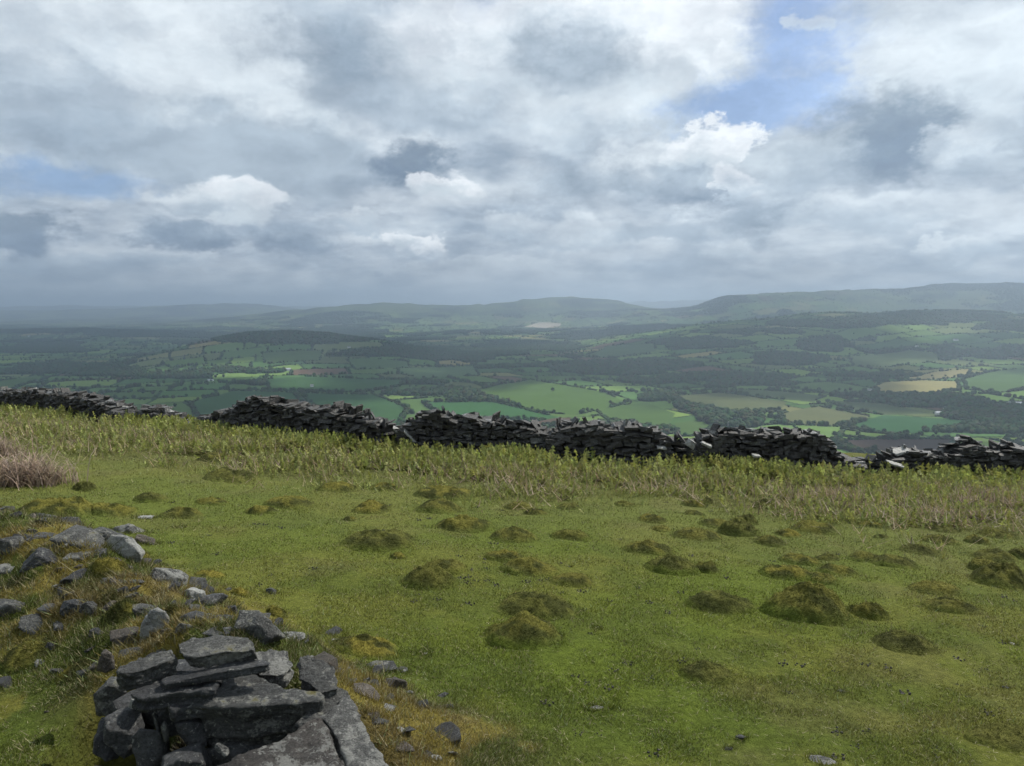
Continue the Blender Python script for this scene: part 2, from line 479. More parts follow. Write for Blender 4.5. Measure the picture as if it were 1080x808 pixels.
NC = 800000
ty = np.exp(rng.uniform(math.log(1000), math.log(9500), NC)); tx = ty * rng.uniform(-0.80, 0.80, NC)
tz = H0(tx, ty)
fi, fj, fd = fields(tx, ty)
wd = woods(tx, ty, tz)
insp = np.zeros(NC, bool)
edge = np.full(NC, 1e9)
for poly, c in SPECIAL:
    insp |= inpoly(tx, ty, poly)
    dd, _ = seg_dist(tx, ty, [(a, b, 0) for a, b in poly + poly[:1]])
    edge = np.minimum(edge, dd)
hd = np.where(insp, 1e9, fd); hd = np.minimum(hd, edge)
gap = fbm(tx / 120, ty / 120, 2, 111)
hedge = (hd < 3.0 + ty / 2500) & (gap > 0.29) & ~wd
pk = rng.random(NC)
wk = wd & (pk < np.clip((ty / 5200) ** 2, 0.10, 0.9))
hk = hedge & (pk < 0.75)
big = rng.random(NC) < np.where(gap > 0.56, 0.40, 0.09)
spare = (~wd) & (~insp) & (hd > 12) & (rng.random(NC) < 0.0016)          # trees standing loose in the fields
keep = wk | hk | spare
h = np.where(wk, rng.uniform(8, 15, NC), np.where(big | spare, rng.uniform(6.5, 12.5, NC), rng.uniform(2.4, 5.0, NC)))
h *= np.where(ty > 4500, 1.15, 1.0)
w = h * np.where(wk, rng.uniform(0.8, 1.15, NC), np.where(big | spare, rng.uniform(0.8, 1.2, NC), rng.uniform(1.2, 2.2, NC)))
tint = np.stack([rng.uniform(0.022, 0.052, NC), rng.uniform(0.042, 0.082, NC), rng.uniform(0.016, 0.027, NC)], 1)
kx, ky, kz, kh, kw, kc, kwood = tx[keep], ty[keep], tz[keep], h[keep], w[keep], tint[keep], wk[keep]
kbig = (big | spare)[keep] & ~kwood

WALL_TOP = [(-60, 408), (0, 411), (100, 420), (150, 445), (200, 446), (262, 424), (300, 425), (345, 428), (405, 445), (428, 452), (455, 434), (530, 445), (583, 458), (600, 447), (697, 456),
            (742, 462), (760, 453), (866, 460), (880, 482), (925, 487), (955, 476), (1005, 478), (1020, 465), (1080, 476), (1140, 480)]
kpx, kpy = to_px(kx, ky, kz + kh)
_, kby = to_px(kx, ky, kz + kh * 0.25)
wt = np.interp(kpx, [a for a, b in WALL_TOP], [b for a, b in WALL_TOP])
cand = np.nonzero(kbig & (kpx > 4) & (kpx < 1076) & (kby < wt - 1))[0]
cand = cand[np.argsort(-(kh[cand] / ky[cand]))]
# thin out overlapping ones
sel = []
for q in cand:
    if all(abs(kpx[q] - kpx[s]) > 4 or abs(kpy[q] - kpy[s]) > 4 for s in sel[-400:]): sel.append(q)
    if len(sel) >= 205: break
sel = np.array(sel)
rest = np.ones(len(kx), bool); rest[sel] = False
P = np.stack([kx, ky, kz - 0.05 * kh], 1)
for nm, msk, in (('woodland', kwood), ('hedgerow', ~kwood)):
    Va, Fa, Ca = [], [], []; b = 0
    for hi, lim in ((True, ky < 2300), (False, ky >= 2300)):
        k = rest & msk & lim
        if not k.any(): continue
        v, f, c = clumps(P[k], kh[k], kw[k], kc[k], hi); Va.append(v); Fa.append(f + b); Ca.append(c); b += len(v)
    o = add(nm, mesh_np(nm, np.concatenate(Va), np.concatenate(Fa), M_TREE, np.concatenate(Ca)))
    tag(o, 'dark green closed woods on the hills and in the valley' if nm == 'woodland' else 'dark green hedges between the valley fields', 'woods' if nm == 'woodland' else 'hedges', kind='stuff')

def tree_mesh(seed):
    """Unit-height broadleaf tree: short tapered trunk with limbs and a crown of leafy lumps."""
    r = np.random.default_rng(seed)
    Vs, Fs, Cs = [], [], []; b = 0
    def put(V, F, c):
        nonlocal b
        Vs.append(V); Fs.append(F + b); Cs.append(np.tile(c, (len(V), 1)) * (0.8 + 0.4 * r.random((len(V), 1)))); b += len(V)
    for (p0, p1, r0, r1) in [((0, 0, -0.03), (0, 0, 0.4), 0.045, 0.03), ((0, 0, .3), (.2, .05, .6), .022, .01), ((0, 0, .3), (-.18, .1, .6), .022, .01), ((0, 0, .35), (0, -.2, .62), .02, .01)]:
        a = np.linspace(0, 2 * PI, 6, endpoint=False)
        ring = np.stack([np.cos(a), np.sin(a), 0 * a], 1)
        V = np.concatenate([np.array(p0) + ring * r0, np.array(p1) + ring * r1])
        F = np.array([[i, (i + 1) % 6, 6 + (i + 1) % 6] for i in range(6)] + [[i, 6 + (i + 1) % 6, 6 + i] for i in range(6)])
        put(V, F, (0.05, 0.04, 0.03))
    for q in range(16):
        V, F = ICO_LO[q % 5]
        a = r.uniform(0, 6.28); rr = 0.34 * math.sqrt(r.random()); zz = r.uniform(0.28, 0.86)
        rr *= 1.0 if zz < 0.65 else 0.6
        s = r.uniform(0.11, 0.2)
        g = r.uniform(0.75, 1.3)
        put(V * s * np.array([1.15, 1.15, 0.85]) + np.array([rr * math.cos(a), rr * math.sin(a), zz]), F, (0.028 * g, 0.052 * g, 0.018 * g))
    # loose leaf sprays round the crown
    n = 260
    a = r.uniform(0, 6.28, n); cz = r.uniform(-0.9, 1, n); sr = np.sqrt(1 - cz ** 2)
    c = np.stack([0.46 * sr * np.cos(a), 0.46 * sr * np.sin(a), 0.57 + 0.43 * cz], 1) * r.uniform(0.86, 1.04, (n, 1))
    V = (c[:, None, :] + r.uniform(-0.055, 0.055, (n, 3, 3))).reshape(-1, 3)
    put(V, np.arange(3 * n).reshape(-1, 3), (0.03, 0.055, 0.02))
    return mesh_np('valley_tree', np.concatenate(Vs), np.concatenate(Fs), M_TREE, np.concatenate(Cs))

TREES = [tree_mesh(300 + q) for q in range(7)]
LONE_PX = [(583, 413, 13, 'lone dark tree in the middle of the bright green field'), (636, 414, 15, 'large round tree on the hedge behind the bright green field'),
           (644, 426, 10, 'round tree at the top corner of the smaller bright green field'), (671, 415, 11, 'isolated tree in the pale field right of the bright green field'),
           (990, 414, 9, 'isolated tree in the green slope right of the straw coloured field'), (983, 397.5, 9, 'left of two trees on the hedge between the straw coloured fields'),
           (997, 397.5, 9, 'right of two trees on the hedge between the straw coloured fields'), (583, 451, 13, 'tree beside the brown ploughed strip behind the wall'),
           (907, 480, 13, 'rounded bush-like tree in front of the brown ploughed field, left one'), (922, 479, 16, 'wider rounded tree in front of the brown ploughed field'),
           (642, 451, 11, 'tree on the hedge just below the smaller bright green field'), (628, 448, 10, 'tree left of the hedge end below the smaller bright green field'),
           (880, 461, 12, 'dark tree at the left end of the hedge above the ploughed field'), (905, 460, 11, 'second dark tree in the hedge above the ploughed field'),
           (955, 461, 15, 'broad dark tree at the middle of the hedge above the ploughed field'), (970, 461, 13, 'dark tree right of the broad one above the ploughed field'),
           (125, 415, 15, 'dark bushy tree behind the left wall, alone in a green field'), (820, 402, 9, 'small tree at the left edge of the pale valley meadows')]
def place_tree(x, y, z, h, w, label, group=None):
    o = bpy.data.objects.new('valley_tree', TREES[random.randrange(len(TREES))]); COL.objects.link(o)
    o.location = (x, y, z); o.scale = (w, w, h); o.rotation_euler = (0, 0, random.uniform(0, 6.28))
    tag(o, label, 'tree', group)
for a, b, hh, lab in LONE_PX:
    x, y, z = hit(a, b, far=True)
    place_tree(x, y, z, hh, hh * 1.05, lab, 'single trees of the valley')
def where_label(px, py):
    side = ['far left', 'left', 'middle left', 'middle', 'middle right', 'right', 'far right'][int(np.clip((px - 4) / 153.5, 0, 6))]
    band = 'just above the wall' if py > np.interp(px, [a for a, b in WALL_TOP], [b for a, b in WALL_TOP]) - 22 else ('half way up the valley' if py > 385 else 'high up on the far slopes')
    return f'small dark hedgerow tree, {band}, in the {side} of the valley', f'hedgerow trees {band} in the {side} of the valley'
for q in sel:
    lab, grp = where_label(kpx[q], kpy[q])
    place_tree(kx[q], ky[q], kz[q], kh[q], kw[q] * 1.02, lab, grp)

# ------------------------------------------------------------------ farms
def plain(name, c, rough=0.7):
    m, nt, out = mat_new(name); p = N(nt, 'ShaderNodeBsdfPrincipled'); p.inputs['Roughness'].default_value = rough
    tc = N(nt, 'ShaderNodeTexCoord')
    nt.links.new(mixc(nt, noise(nt, tc.outputs['Object'], 0.8, 5), tuple(v * 0.85 for v in c), c), p.inputs['Base Color'])
    nt.links.new(p.outputs[0], out.inputs['Surface']); return m
M_WHITE = plain('white_render', (0.8, 0.8, 0.77)); M_STONE = plain('grey_stone', (0.42, 0.40, 0.36)); M_SLATE = plain('roof_slate', (0.22, 0.225, 0.24), 0.4); M_TIN = plain('roof_sheet', (0.5, 0.52, 0.54), 0.4)
M_GLASSD = plain('dark_window', (0.03, 0.03, 0.035), 0.2)
def house(px, py, L, Wd, hw, hr, rz, wall, roof, label, cat='farmhouse', chim=True):
    x, y, z = hit(px, py, far=True)
    e = empty(cat.replace(' ', '_'), (x, y, z - 0.3), rz); tag(e, label, cat, 'farm buildings in the valley')
    l, w_ = L / 2, Wd / 2
    v = np.array([(-l, -w_, 0), (l, -w_, 0), (l, w_, 0), (-l, w_, 0), (-l, -w_, hw), (l, -w_, hw), (l, w_, hw), (-l, w_, hw), (-l, 0, hw + hr), (l, 0, hw + hr)], float)
    q = np.array([[0, 1, 5, 4], [2, 3, 7, 6], [1, 2, 6, 5], [3, 0, 4, 7]]); t = np.array([[5, 6, 9], [7, 4, 8]])
    add('wall', mesh_np('house_wall', v, [q, t], wall), parent=e)
    o = 0.5; s = hr / w_
    R = np.array([(-l - o, -w_ - o, hw - s * o + .1), (l + o, -w_ - o, hw - s * o + .1), (l + o, 0, hw + hr + .1), (-l - o, 0, hw + hr + .1), (-l - o, w_ + o, hw - s * o + .1), (l + o, w_ + o, hw - s * o + .1)])
    R2 = R + np.array([0, 0, 0.3]); RV = np.concatenate([R, R2])
    RF = np.array([[0, 1, 2, 3], [3, 2, 5, 4], [6, 9, 8, 7], [9, 10, 11, 8], [0, 6, 7, 1], [4, 5, 11, 10], [1, 7, 8, 2], [2, 8, 11, 5], [0, 3, 9, 6], [3, 4, 10, 9]])
    rf = add('roof', mesh_np('house_roof', RV, RF, roof), parent=e)
    def box(name, c, d, m, par):
        c = np.array(c); d = np.array(d) / 2
        bv = np.array([[a, b, cc] for a in (-1, 1) for b in (-1, 1) for cc in (-1, 1)]) * d + c
        bf = np.array([[0, 1, 3, 2], [4, 6, 7, 5], [0, 4, 5, 1], [2, 3, 7, 6], [0, 2, 6, 4], [1, 5, 7, 3]])
        return add(name, mesh_np('house_' + name, bv, bf, m), parent=par)
    if chim: box('chimney', (-l + 1, 0, hw + hr + 0.6), (0.9, 0.9, 1.8), wall, rf)
    for q in range(4 if chim else 0):
        box('window', (-l + L * (0.15 + 0.23 * q), -w_ - 0.03, hw * 0.68), (1.1, 0.16, 1.3), M_GLASSD, e)
for a in [(303, 391, 26, 12, 6, 4, 0.15, M_WHITE, M_TIN, 'long white farmhouse among trees below the wooded knoll'),
          (222, 402, 20, 9, 4, 2.5, -0.1, M_WHITE, M_TIN, 'pale sheet roofed barn beside the lane behind the left wall', 'barn', False),
          (329, 408, 9, 7, 4.5, 3, 0.5, M_WHITE, M_SLATE, 'tiny white cottage in the tree belt behind the wall', 'cottage', True),
          (771, 449, 15, 8, 5, 3.5, 0.2, M_STONE, M_SLATE, 'grey stone farmhouse in front of the wood behind the wall', 'farmhouse', True),
          (761, 447, 10, 6, 3.5, 2.5, 0.9, M_STONE, M_TIN, 'small grey barn left of the stone farmhouse', 'barn', False),
          (990, 437, 16, 8, 4.5, 3, 0.1, M_WHITE, M_TIN, 'pale barn among the trees left of the right hand wood', 'barn', False),
          (998, 432.5, 12, 7, 5, 3, 0.4, M_WHITE, M_SLATE, 'white cottage above the pale barn among the trees', 'cottage', True),
          (917, 413, 12, 8, 5.5, 3, 0.0, M_WHITE, M_SLATE, 'white cottage at the left end of the straw coloured field', 'cottage', True),
          (1008, 359.5, 22, 11, 7, 4, 0.1, M_WHITE, M_SLATE, 'white house high on the right hand hill', 'house', True),
          (967, 366, 12, 8, 5, 3, 0.3, M_WHITE, M_SLATE, 'small white house among fields on the right hand hill', 'house', True),
          (1070, 427, 34, 14, 5, 3, 0.05, M_WHITE, M_TIN, 'long pale sheet roofed barn at the right edge of the valley', 'barn', False),
          (31, 355, 18, 10, 5, 3, 0.1, M_WHITE, M_SLATE, 'white house on the far left plain', 'house', True),
          (368, 367, 14, 9, 5, 3, 0.2, M_WHITE, M_SLATE, 'white house on the wooded shoulder right of the knoll', 'house', True)]:
    house(*a)

# ------------------------------------------------------------------ near ground
az_n = np.concatenate([np.arange(-46, 46, 0.11), np.arange(46, 314, 3.0)]) * D2R
rr_n = np.exp(np.arange(math.log(0.25), math.log(60), 0.0125))
gx, gy, gq = polar(az_n, rr_n)
gz = H(gx, gy)

BRK_PX = [(-120, 452), (-40, 462), (40, 472), (90, 482), (150, 486), (250, 497), (330, 508), (420, 508), (500, 521), (600, 525), (690, 519), (760, 536), (850, 546), (950, 560), (1080, 566), (1200, 576)]
BRK_WALL = [(-200, 408), (-80, 418), (0, 425), (100, 441), (150, 447), (250, 453), (400, 462), (560, 470), (700, 475), (860, 484), (1000, 493), (1080, 497), (1160, 502), (1260, 508)]
_bx = []
for a, b in BRK_PX:
    p = hit(a, b); _bx.append((p[0] / p[1], p[1]))
_wx = []
for a, b in BRK_WALL:
    p = hit(a, b, lift=0.33); _wx.append((p[0] / p[1], p[1]))
_wr = np.array([a for a, b in _wx]); _wd = np.array([b for a, b in _wx])
_wp = np.polyfit(_wr, _wd, 3)
def wall_y(ratio):
    return np.polyval(_wp, np.clip(ratio, _wr[0], _wr[-1]))
def brk_y(ratio):
    return np.interp(ratio, [a for a, b in _bx], [b for a, b in _bx])
print('wall depth', [round(float(wall_y(r)), 1) for r in _wr], 'bracken', [round(b, 1) for a, b in _bx])

def ground_col(x, y):
    n = len(x)
    a = fbm(x / 1.9, y / 1.9, 4, 121); b = fbm(x / 0.5, y / 0.5, 3, 122); c = fbm(x / 4.5, y / 4.5, 3, 123)
    base = np.array([0.092, 0.120, 0.019]); yel = np.array([0.130, 0.131, 0.031]); dark = np.array([0.068, 0.092, 0.018]); brown = np.array([0.095, 0.072, 0.034])
    t = (0.6 * sstep(0.42, 0.64, a))[:, None]; col = base * (1 - t) + yel * t
    t = (0.55 * sstep(0.5, 0.66, b))[:, None]; col = col * (1 - t) + dark * t
    t = (0.65 * sstep(5.0, 11.0, np.hypot(x, y)) * (0.5 + c))[:, None]; col = col * (1 - t) + np.array([0.120, 0.130, 0.042]) * t
    t = (0.24 * sstep(0.62, 0.72, fbm(x / 0.75 + 31, y / 0.75, 4, 127)))[:, None]; col = col * (1 - t) + np.array([0.135, 0.115, 0.052]) * t
    d, v = bank_mask(x, y)
    e = d + 0.5 * (fbm(x / 0.6, y / 0.6, 4, 124) - 0.5)
    m = np.clip(sstep(1.05, 0.35, e), 0, 1)
    m = m * (1 - 0.75 * sstep(3.3, 2.9, y) * sstep(-1.35, -1.65, x))
    f = fbm(x / 0.35, y / 0.35, 4, 125)
    och = np.where((f > 0.53)[:, None], np.array([0.175, 0.138, 0.036]), np.where((f < 0.47)[:, None], np.array([0.060, 0.074, 0.018]), np.array([0.125, 0.108, 0.036])))
    t = (m * 0.82)[:, None]; col = col * (1 - t) + och * t
    t = (0.55 * m * sstep(0.56, 0.68, fbm(x / 0.28 + 9, y / 0.28, 3, 126)))[:, None]; col = col * (1 - t) + brown * t
    e = np.exp(-(((x + 1.36) / 0.44) ** 2 + ((y - 2.80) / 0.36) ** 2) ** 2)[:, None] * 0.9; col = col * (1 - e) + np.array([0.020, 0.019, 0.014]) * e  # near-black tint: shade of the hollow painted into the ground colour
    r = np.where(y > 0.3, x / np.maximum(y, 0.3), 0); br = sstep(-0.6, 0.5, y - brk_y(r)) * (y > 3)
    t = (0.6 * br)[:, None]; col = col * (1 - t) + np.array([0.085, 0.085, 0.030]) * t
    return col

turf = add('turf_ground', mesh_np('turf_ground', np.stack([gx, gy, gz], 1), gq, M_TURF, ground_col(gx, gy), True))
tag(turf, kind='structure')

# ------------------------------------------------------------------ grass blades
def blades(px_, py_, pz_, hgt, wid, col, lean=0.5, az=None):
    n = len(px_)
    a = rng.uniform(0, 2 * PI, n); b = rng.uniform(0, 2 * PI, n)
    ln = hgt * lean * rng.random(n)
    v = np.empty((n, 3, 3))
    v[:, 0] = np.stack([px_ - np.cos(a) * wid / 2, py_ - np.sin(a) * wid / 2, pz_], 1)
    v[:, 1] = np.stack([px_ + np.cos(a) * wid / 2, py_ + np.sin(a) * wid / 2, pz_], 1)
    v[:, 2] = np.stack([px_ + np.cos(b) * ln, py_ + np.sin(b) * ln, pz_ + hgt], 1)
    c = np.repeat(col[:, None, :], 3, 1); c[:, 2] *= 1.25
    return v.reshape(-1, 3), np.arange(3 * n).reshape(-1, 3), c.reshape(-1, 3)

# ------------------------------------------------------------------ bracken
NB = 60000
rt = rng.uniform(-0.86, 0.86, NB * 2)
y0, y1 = brk_y(rt), wall_y(rt) + 0.9
yy = y0 - 1.6 + (y1 - y0 + 1.6) * rng.random(NB * 2) ** 0.8 + 0.6 * (fbm(rt * 18, rt * 0 + 2, 3, 141) - 0.5)
xx = rt * yy
pr = 0.10 + 0.85 * sstep(0.36, 0.60, fbm(xx / 1.1, yy / 0.8, 3, 142)); pr *= 0.05 + 0.95 * sstep(-1.3, 2.0, yy - y0 + 2.4 * (fbm(xx / 0.9, yy / 0.9, 3, 149) - 0.5))
k = rng.random(NB * 2) < pr
xx, yy, rt, y0 = xx[k], yy[k], rt[k], y0[k]
zz = H(xx, yy)
n = len(xx)
edge = sstep(-1.2, 2.0, yy - y0)
nearw = sstep(3.2, 0.8, wall_y(rt) - yy)
hh = rng.uniform(0.10, 0.30, n) * (0.42 + 0.5 * edge + 0.62 * nearw)
red = sstep(0.45, 0.60, fbm(xx / 1.6 + 20, yy / 1.2, 3, 143)) * (0.35 + 0.65 * sstep(0.1, 0.55, rt))
deadp = rng.random(n) < (0.16 + 0.40 * red) * (0.35 + 0.65 * edge)
_r = rng.uniform(0.165, 0.31, n); green = np.stack([_r, _r * rng.uniform(0.98, 1.17, n), _r * rng.uniform(0.25, 0.38, n)], 1) * (0.75 + 0.5 * rng.random((n, 1)))
_r = rng.uniform(0.16, 0.40, n); deadc = np.stack([_r, _r * rng.uniform(0.70, 0.86, n), _r * rng.uniform(0.40, 0.58, n)], 1)
BVs, BCs = [], []
def tri(p, q, r_, c):
    BVs.append(np.stack([p, q, r_], 1).reshape(-1, 3)); BCs.append(np.repeat(c, 3, 0))
lv = ~deadp
P0 = np.stack([xx, yy, zz], 1)[lv]; L = hh[lv]; C = green[lv]; m = len(P0)
a = rng.uniform(0, 2 * PI, m); tilt = rng.uniform(0.10, 1.05, m)
D = np.stack([np.cos(a) * np.sin(tilt), np.sin(a) * np.sin(tilt), np.cos(tilt)], 1)
T = P0 + D * L[:, None]
sd = np.stack([-np.sin(a), np.cos(a), 0 * a], 1)
tri(P0 - sd * 0.006, P0 + sd * 0.006, T, C * 0.8)
for q in range(5):
    f = 0.35 + 0.14 * q
    for sg in (-1, 1):
        ang = rng.uniform(-0.7, 0.7, m)
        ca, sa = np.cos(ang)[:, None], np.sin(ang)[:, None]
        out_ = (sd * ca + np.cross(D, sd) * sa) * sg
        lp = (L * (0.32 - 0.05 * q) * rng.uniform(0.6, 1.2, m))[:, None]
        b0 = P0 + D * (L * f)[:, None]; b1 = P0 + D * (L * (f + 0.15))[:, None]
        tip = b0 + out_ * lp * 0.85 + D * lp * 0.35 + np.array([0, 0, -1]) * lp * rng.uniform(-0.1, 0.35, (m, 1))
        tri(b0, b1, tip, C * rng.uniform(0.75, 1.25, (m, 1)))
P0 = np.stack([xx, yy, zz], 1)[deadp]; C = deadc[deadp]; m = len(P0)
for q in range(4):
    a = rng.uniform(0, 2 * PI, m); tilt = rng.uniform(0.5, 1.45, m); L = rng.uniform(0.10, 0.34, m)[:, None]
    D = np.stack([np.cos(a) * np.sin(tilt), np.sin(a) * np.sin(tilt), np.cos(tilt)], 1); sd = np.stack([-np.sin(a), np.cos(a), 0 * a], 1)
    s0 = P0 + np.stack([rng.uniform(-.12, .12, m), rng.uniform(-.12, .12, m), rng.uniform(0, .12, m)], 1)
    tri(s0 - sd * 0.007, s0 + sd * 0.007, s0 + D * L, C * rng.uniform(0.7, 1.3, (m, 1)))
BV = np.concatenate(BVs)
br = add('bracken', mesh_np('bracken', BV, np.arange(len(BV)).reshape(-1, 3), M_FERN, np.concatenate(BCs)))
tag(br, 'young green bracken with dead brown stalks in front of the wall', 'bracken', kind='stuff')

# dead bracken clump at the left edge
def dead_clump(px, py, wpx, n, hmax, label):
    x, y, z = hit(px, py); wd_ = wpx / FOC * y
    ax = rng.normal(0, wd_ * 0.28, n); ay = rng.normal(0, wd_ * 0.22, n)
    Vv, Cc = [], []
    gz_ = H(x + ax, y + ay) - z
    a = rng.uniform(0, 2 * PI, n); L = rng.uniform(0.4, 1.0, n) * hmax
    prev = np.stack([ax, ay, gz_], 1); tilt = rng.uniform(0.1, 0.7, n); c0 = rng.uniform(.16, .44, n); c = np.stack([c0, c0 * rng.uniform(.72, .80, n), c0 * rng.uniform(.52, .62, n)], 1)
    sd = np.stack([-np.sin(a), np.cos(a), 0 * a], 1)
    for q in range(3):
        D = np.stack([np.cos(a) * np.sin(tilt), np.sin(a) * np.sin(tilt), np.cos(tilt)], 1)
        nx = prev + D * (L / 3)[:, None]; w0 = 0.0065 * (1 - 0.22 * q)
        for A, B, Cq in ((prev - sd * w0, prev + sd * w0, nx + sd * w0), (prev - sd * w0, nx + sd * w0, nx - sd * w0)):
            Vv.append(np.stack([A, B, Cq], 1).reshape(-1, 3)); Cc.append(np.repeat(c, 3, 0))
        prev = nx; tilt = tilt + rng.uniform(0.25, 0.7, n)
    Vv = np.concatenate(Vv)
    o = add('dead_bracken_clump', mesh_np('dead_bracken_clump', Vv, np.arange(len(Vv)).reshape(-1, 3), M_FERN, np.concatenate(Cc)), (x, y, z))
    tag(o, label, 'dead bracken')
dead_clump(20, 510, 78, 1000, 0.56, 'dense clump of pinkish brown dead bracken stems at the left edge of the bracken')
dead_clump(-14, 480, 70, 450, 0.55, 'paler clump of dead stems at the left picture edge above the brown one')

# ------------------------------------------------------------------ moss covered ant hills
def mound(px, py, wpx, hpx, yellow, label, name='anthill', cat='ant hill', group='mossy ant hills on the turf', fuzz=1.0, litter=0.0):
    x, y, z = hit(px, py - 0.14 * wpx if hpx > 0.3 * wpx else py - 0.08 * wpx)
    W = wpx / FOC * y * 0.5
    hp = hpx / FOC * y
    Hh = min(max(0.33 * W, math.sqrt(max((hp - 0.30 * W) ** 2 - (0.28 * W) ** 2, 0.0)) * 1.0), 0.62 * W)
    seed = int(px * 7 + py * 13) % 9999
    nr, na = 12, 40
    if wpx > 60: nr, na = 18, 64
    rr_ = np.linspace(0, 1.32, nr); aa = np.linspace(0, 2 * PI, na, endpoint=False)
    A, R = np.meshgrid(aa, rr_[1:])
    ca, sa = np.cos(A).ravel(), np.sin(A).ravel(); R = R.ravel()
    def shape(rad, cx, cy):
        lob = 1 + 0.42 * (fbm(cx * 1.3 + seed, cy * 1.3, 2, 151) - 0.5)
        q = rad / lob
        top = np.clip(1 - q ** 2.3, 0, 1) ** 0.85
        hgt = Hh * top * (0.55 + 0.9 * fbm(cx * 2.4 + seed, cy * 2.4 + 4, 3, 152))
        hgt = hgt + 0.30 * Hh * (fbm(cx * 6 + seed, cy * 7, 2, 153) - 0.5) * np.clip(1.25 - rad, 0, 1)
        return hgt - 0.03 * np.clip((rad - 1.0) / 0.3, 0, 1)
    lx_ = np.concatenate([[0], R * ca]); ly_ = np.concatenate([[0], R * sa]); rad = np.concatenate([[0], R])
    hgt = shape(rad, lx_, ly_)
    vx, vy = lx_ * W, ly_ * W * 0.82
    gz_ = H(x + vx, y + vy) - z
    V = np.stack([vx, vy, gz_ + hgt], 1)
    fan = np.array([[0, 1 + i, 1 + (i + 1) % na] for i in range(na)])
    i = np.arange(nr - 2)[:, None] * na + 1; kk = np.arange(na)[None]
    q = np.stack([i + kk, i + na + kk, i + na + (kk + 1) % na, i + (kk + 1) % na], -1).reshape(-1, 4)
    cm = fbm((x + vx) / 0.11, (y + vy) / 0.11, 3, 154)
    up = np.clip(hgt / (Hh + 1e-6), 0, 1)
    gcm = ground_col(np.array([x, x + .3, x - .3]), np.array([y, y + .3, y - .3])).mean(0)
    def mcol(cm, up):
        dk = np.array([0.043, 0.045, 0.015]); ml = np.array([0.090, 0.094, 0.027]); yl = np.array([0.195, 0.165, 0.032])
        t = sstep(0.35, 0.65, cm)[:, None]; c = dk * (1 - t) + ml * t
        t = (0.85 * np.clip(yellow, 0, 1) * sstep(0.42, 0.64, cm + 0.30 * (up - 0.55)))[:, None]; c = c * (1 - t) + yl * t  # yellow moss; its weighting by height paints in sunlit tops
        return c * 0.86 + gcm * 0.14
    C = mcol(cm, up)
    e = sstep(0.74, 1.06, rad)[:, None]; C = C * (1 - e) + ground_col(x + vx, y + vy) * e
    # short moss and grass tips
    nf = int(np.clip(wpx * hpx * 0.55, 90, 2600) * fuzz)
    ra = rng.uniform(0, 2 * PI, nf); rd = np.sqrt(rng.random(nf)) * 1.12
    fx, fy = rd * np.cos(ra), rd * np.sin(ra)
    fh = shape(rd, fx, fy); wx_, wy_ = fx * W, fy * W * 0.82
    fz = H(x + wx_, y + wy_) - z + fh - 0.004
    fc = mcol(fbm((x + wx_) / 0.11, (y + wy_) / 0.11, 3, 154), np.clip(fh / Hh, 0, 1)) * (0.8 + 0.6 * rng.random((nf, 1)))
    ef = sstep(0.74, 1.04, rd)[:, None]; fc = fc * (1 - ef) + ground_col(x + wx_, y + wy_) * (0.75 + 0.6 * rng.random((nf, 1))) * ef
    dr = rng.random(nf) < 0.10; fc[dr] = np.array([0.17, 0.135, 0.06])
    bv, bf, bc = blades(wx_, wy_, fz, rng.uniform(0.005, 0.016, nf) * (0.8 + 0.05 * y), np.full(nf, 0.0022 + 0.0009 * y), fc, 2.2)
    me = mesh_np(name, np.concatenate([V, bv]), [fan, q, bf + len(V)], M_MOSS, np.concatenate([C, bc]), True)
    o = add(name, me, (x, y, z)); tag(o, label, cat, group)
    return o

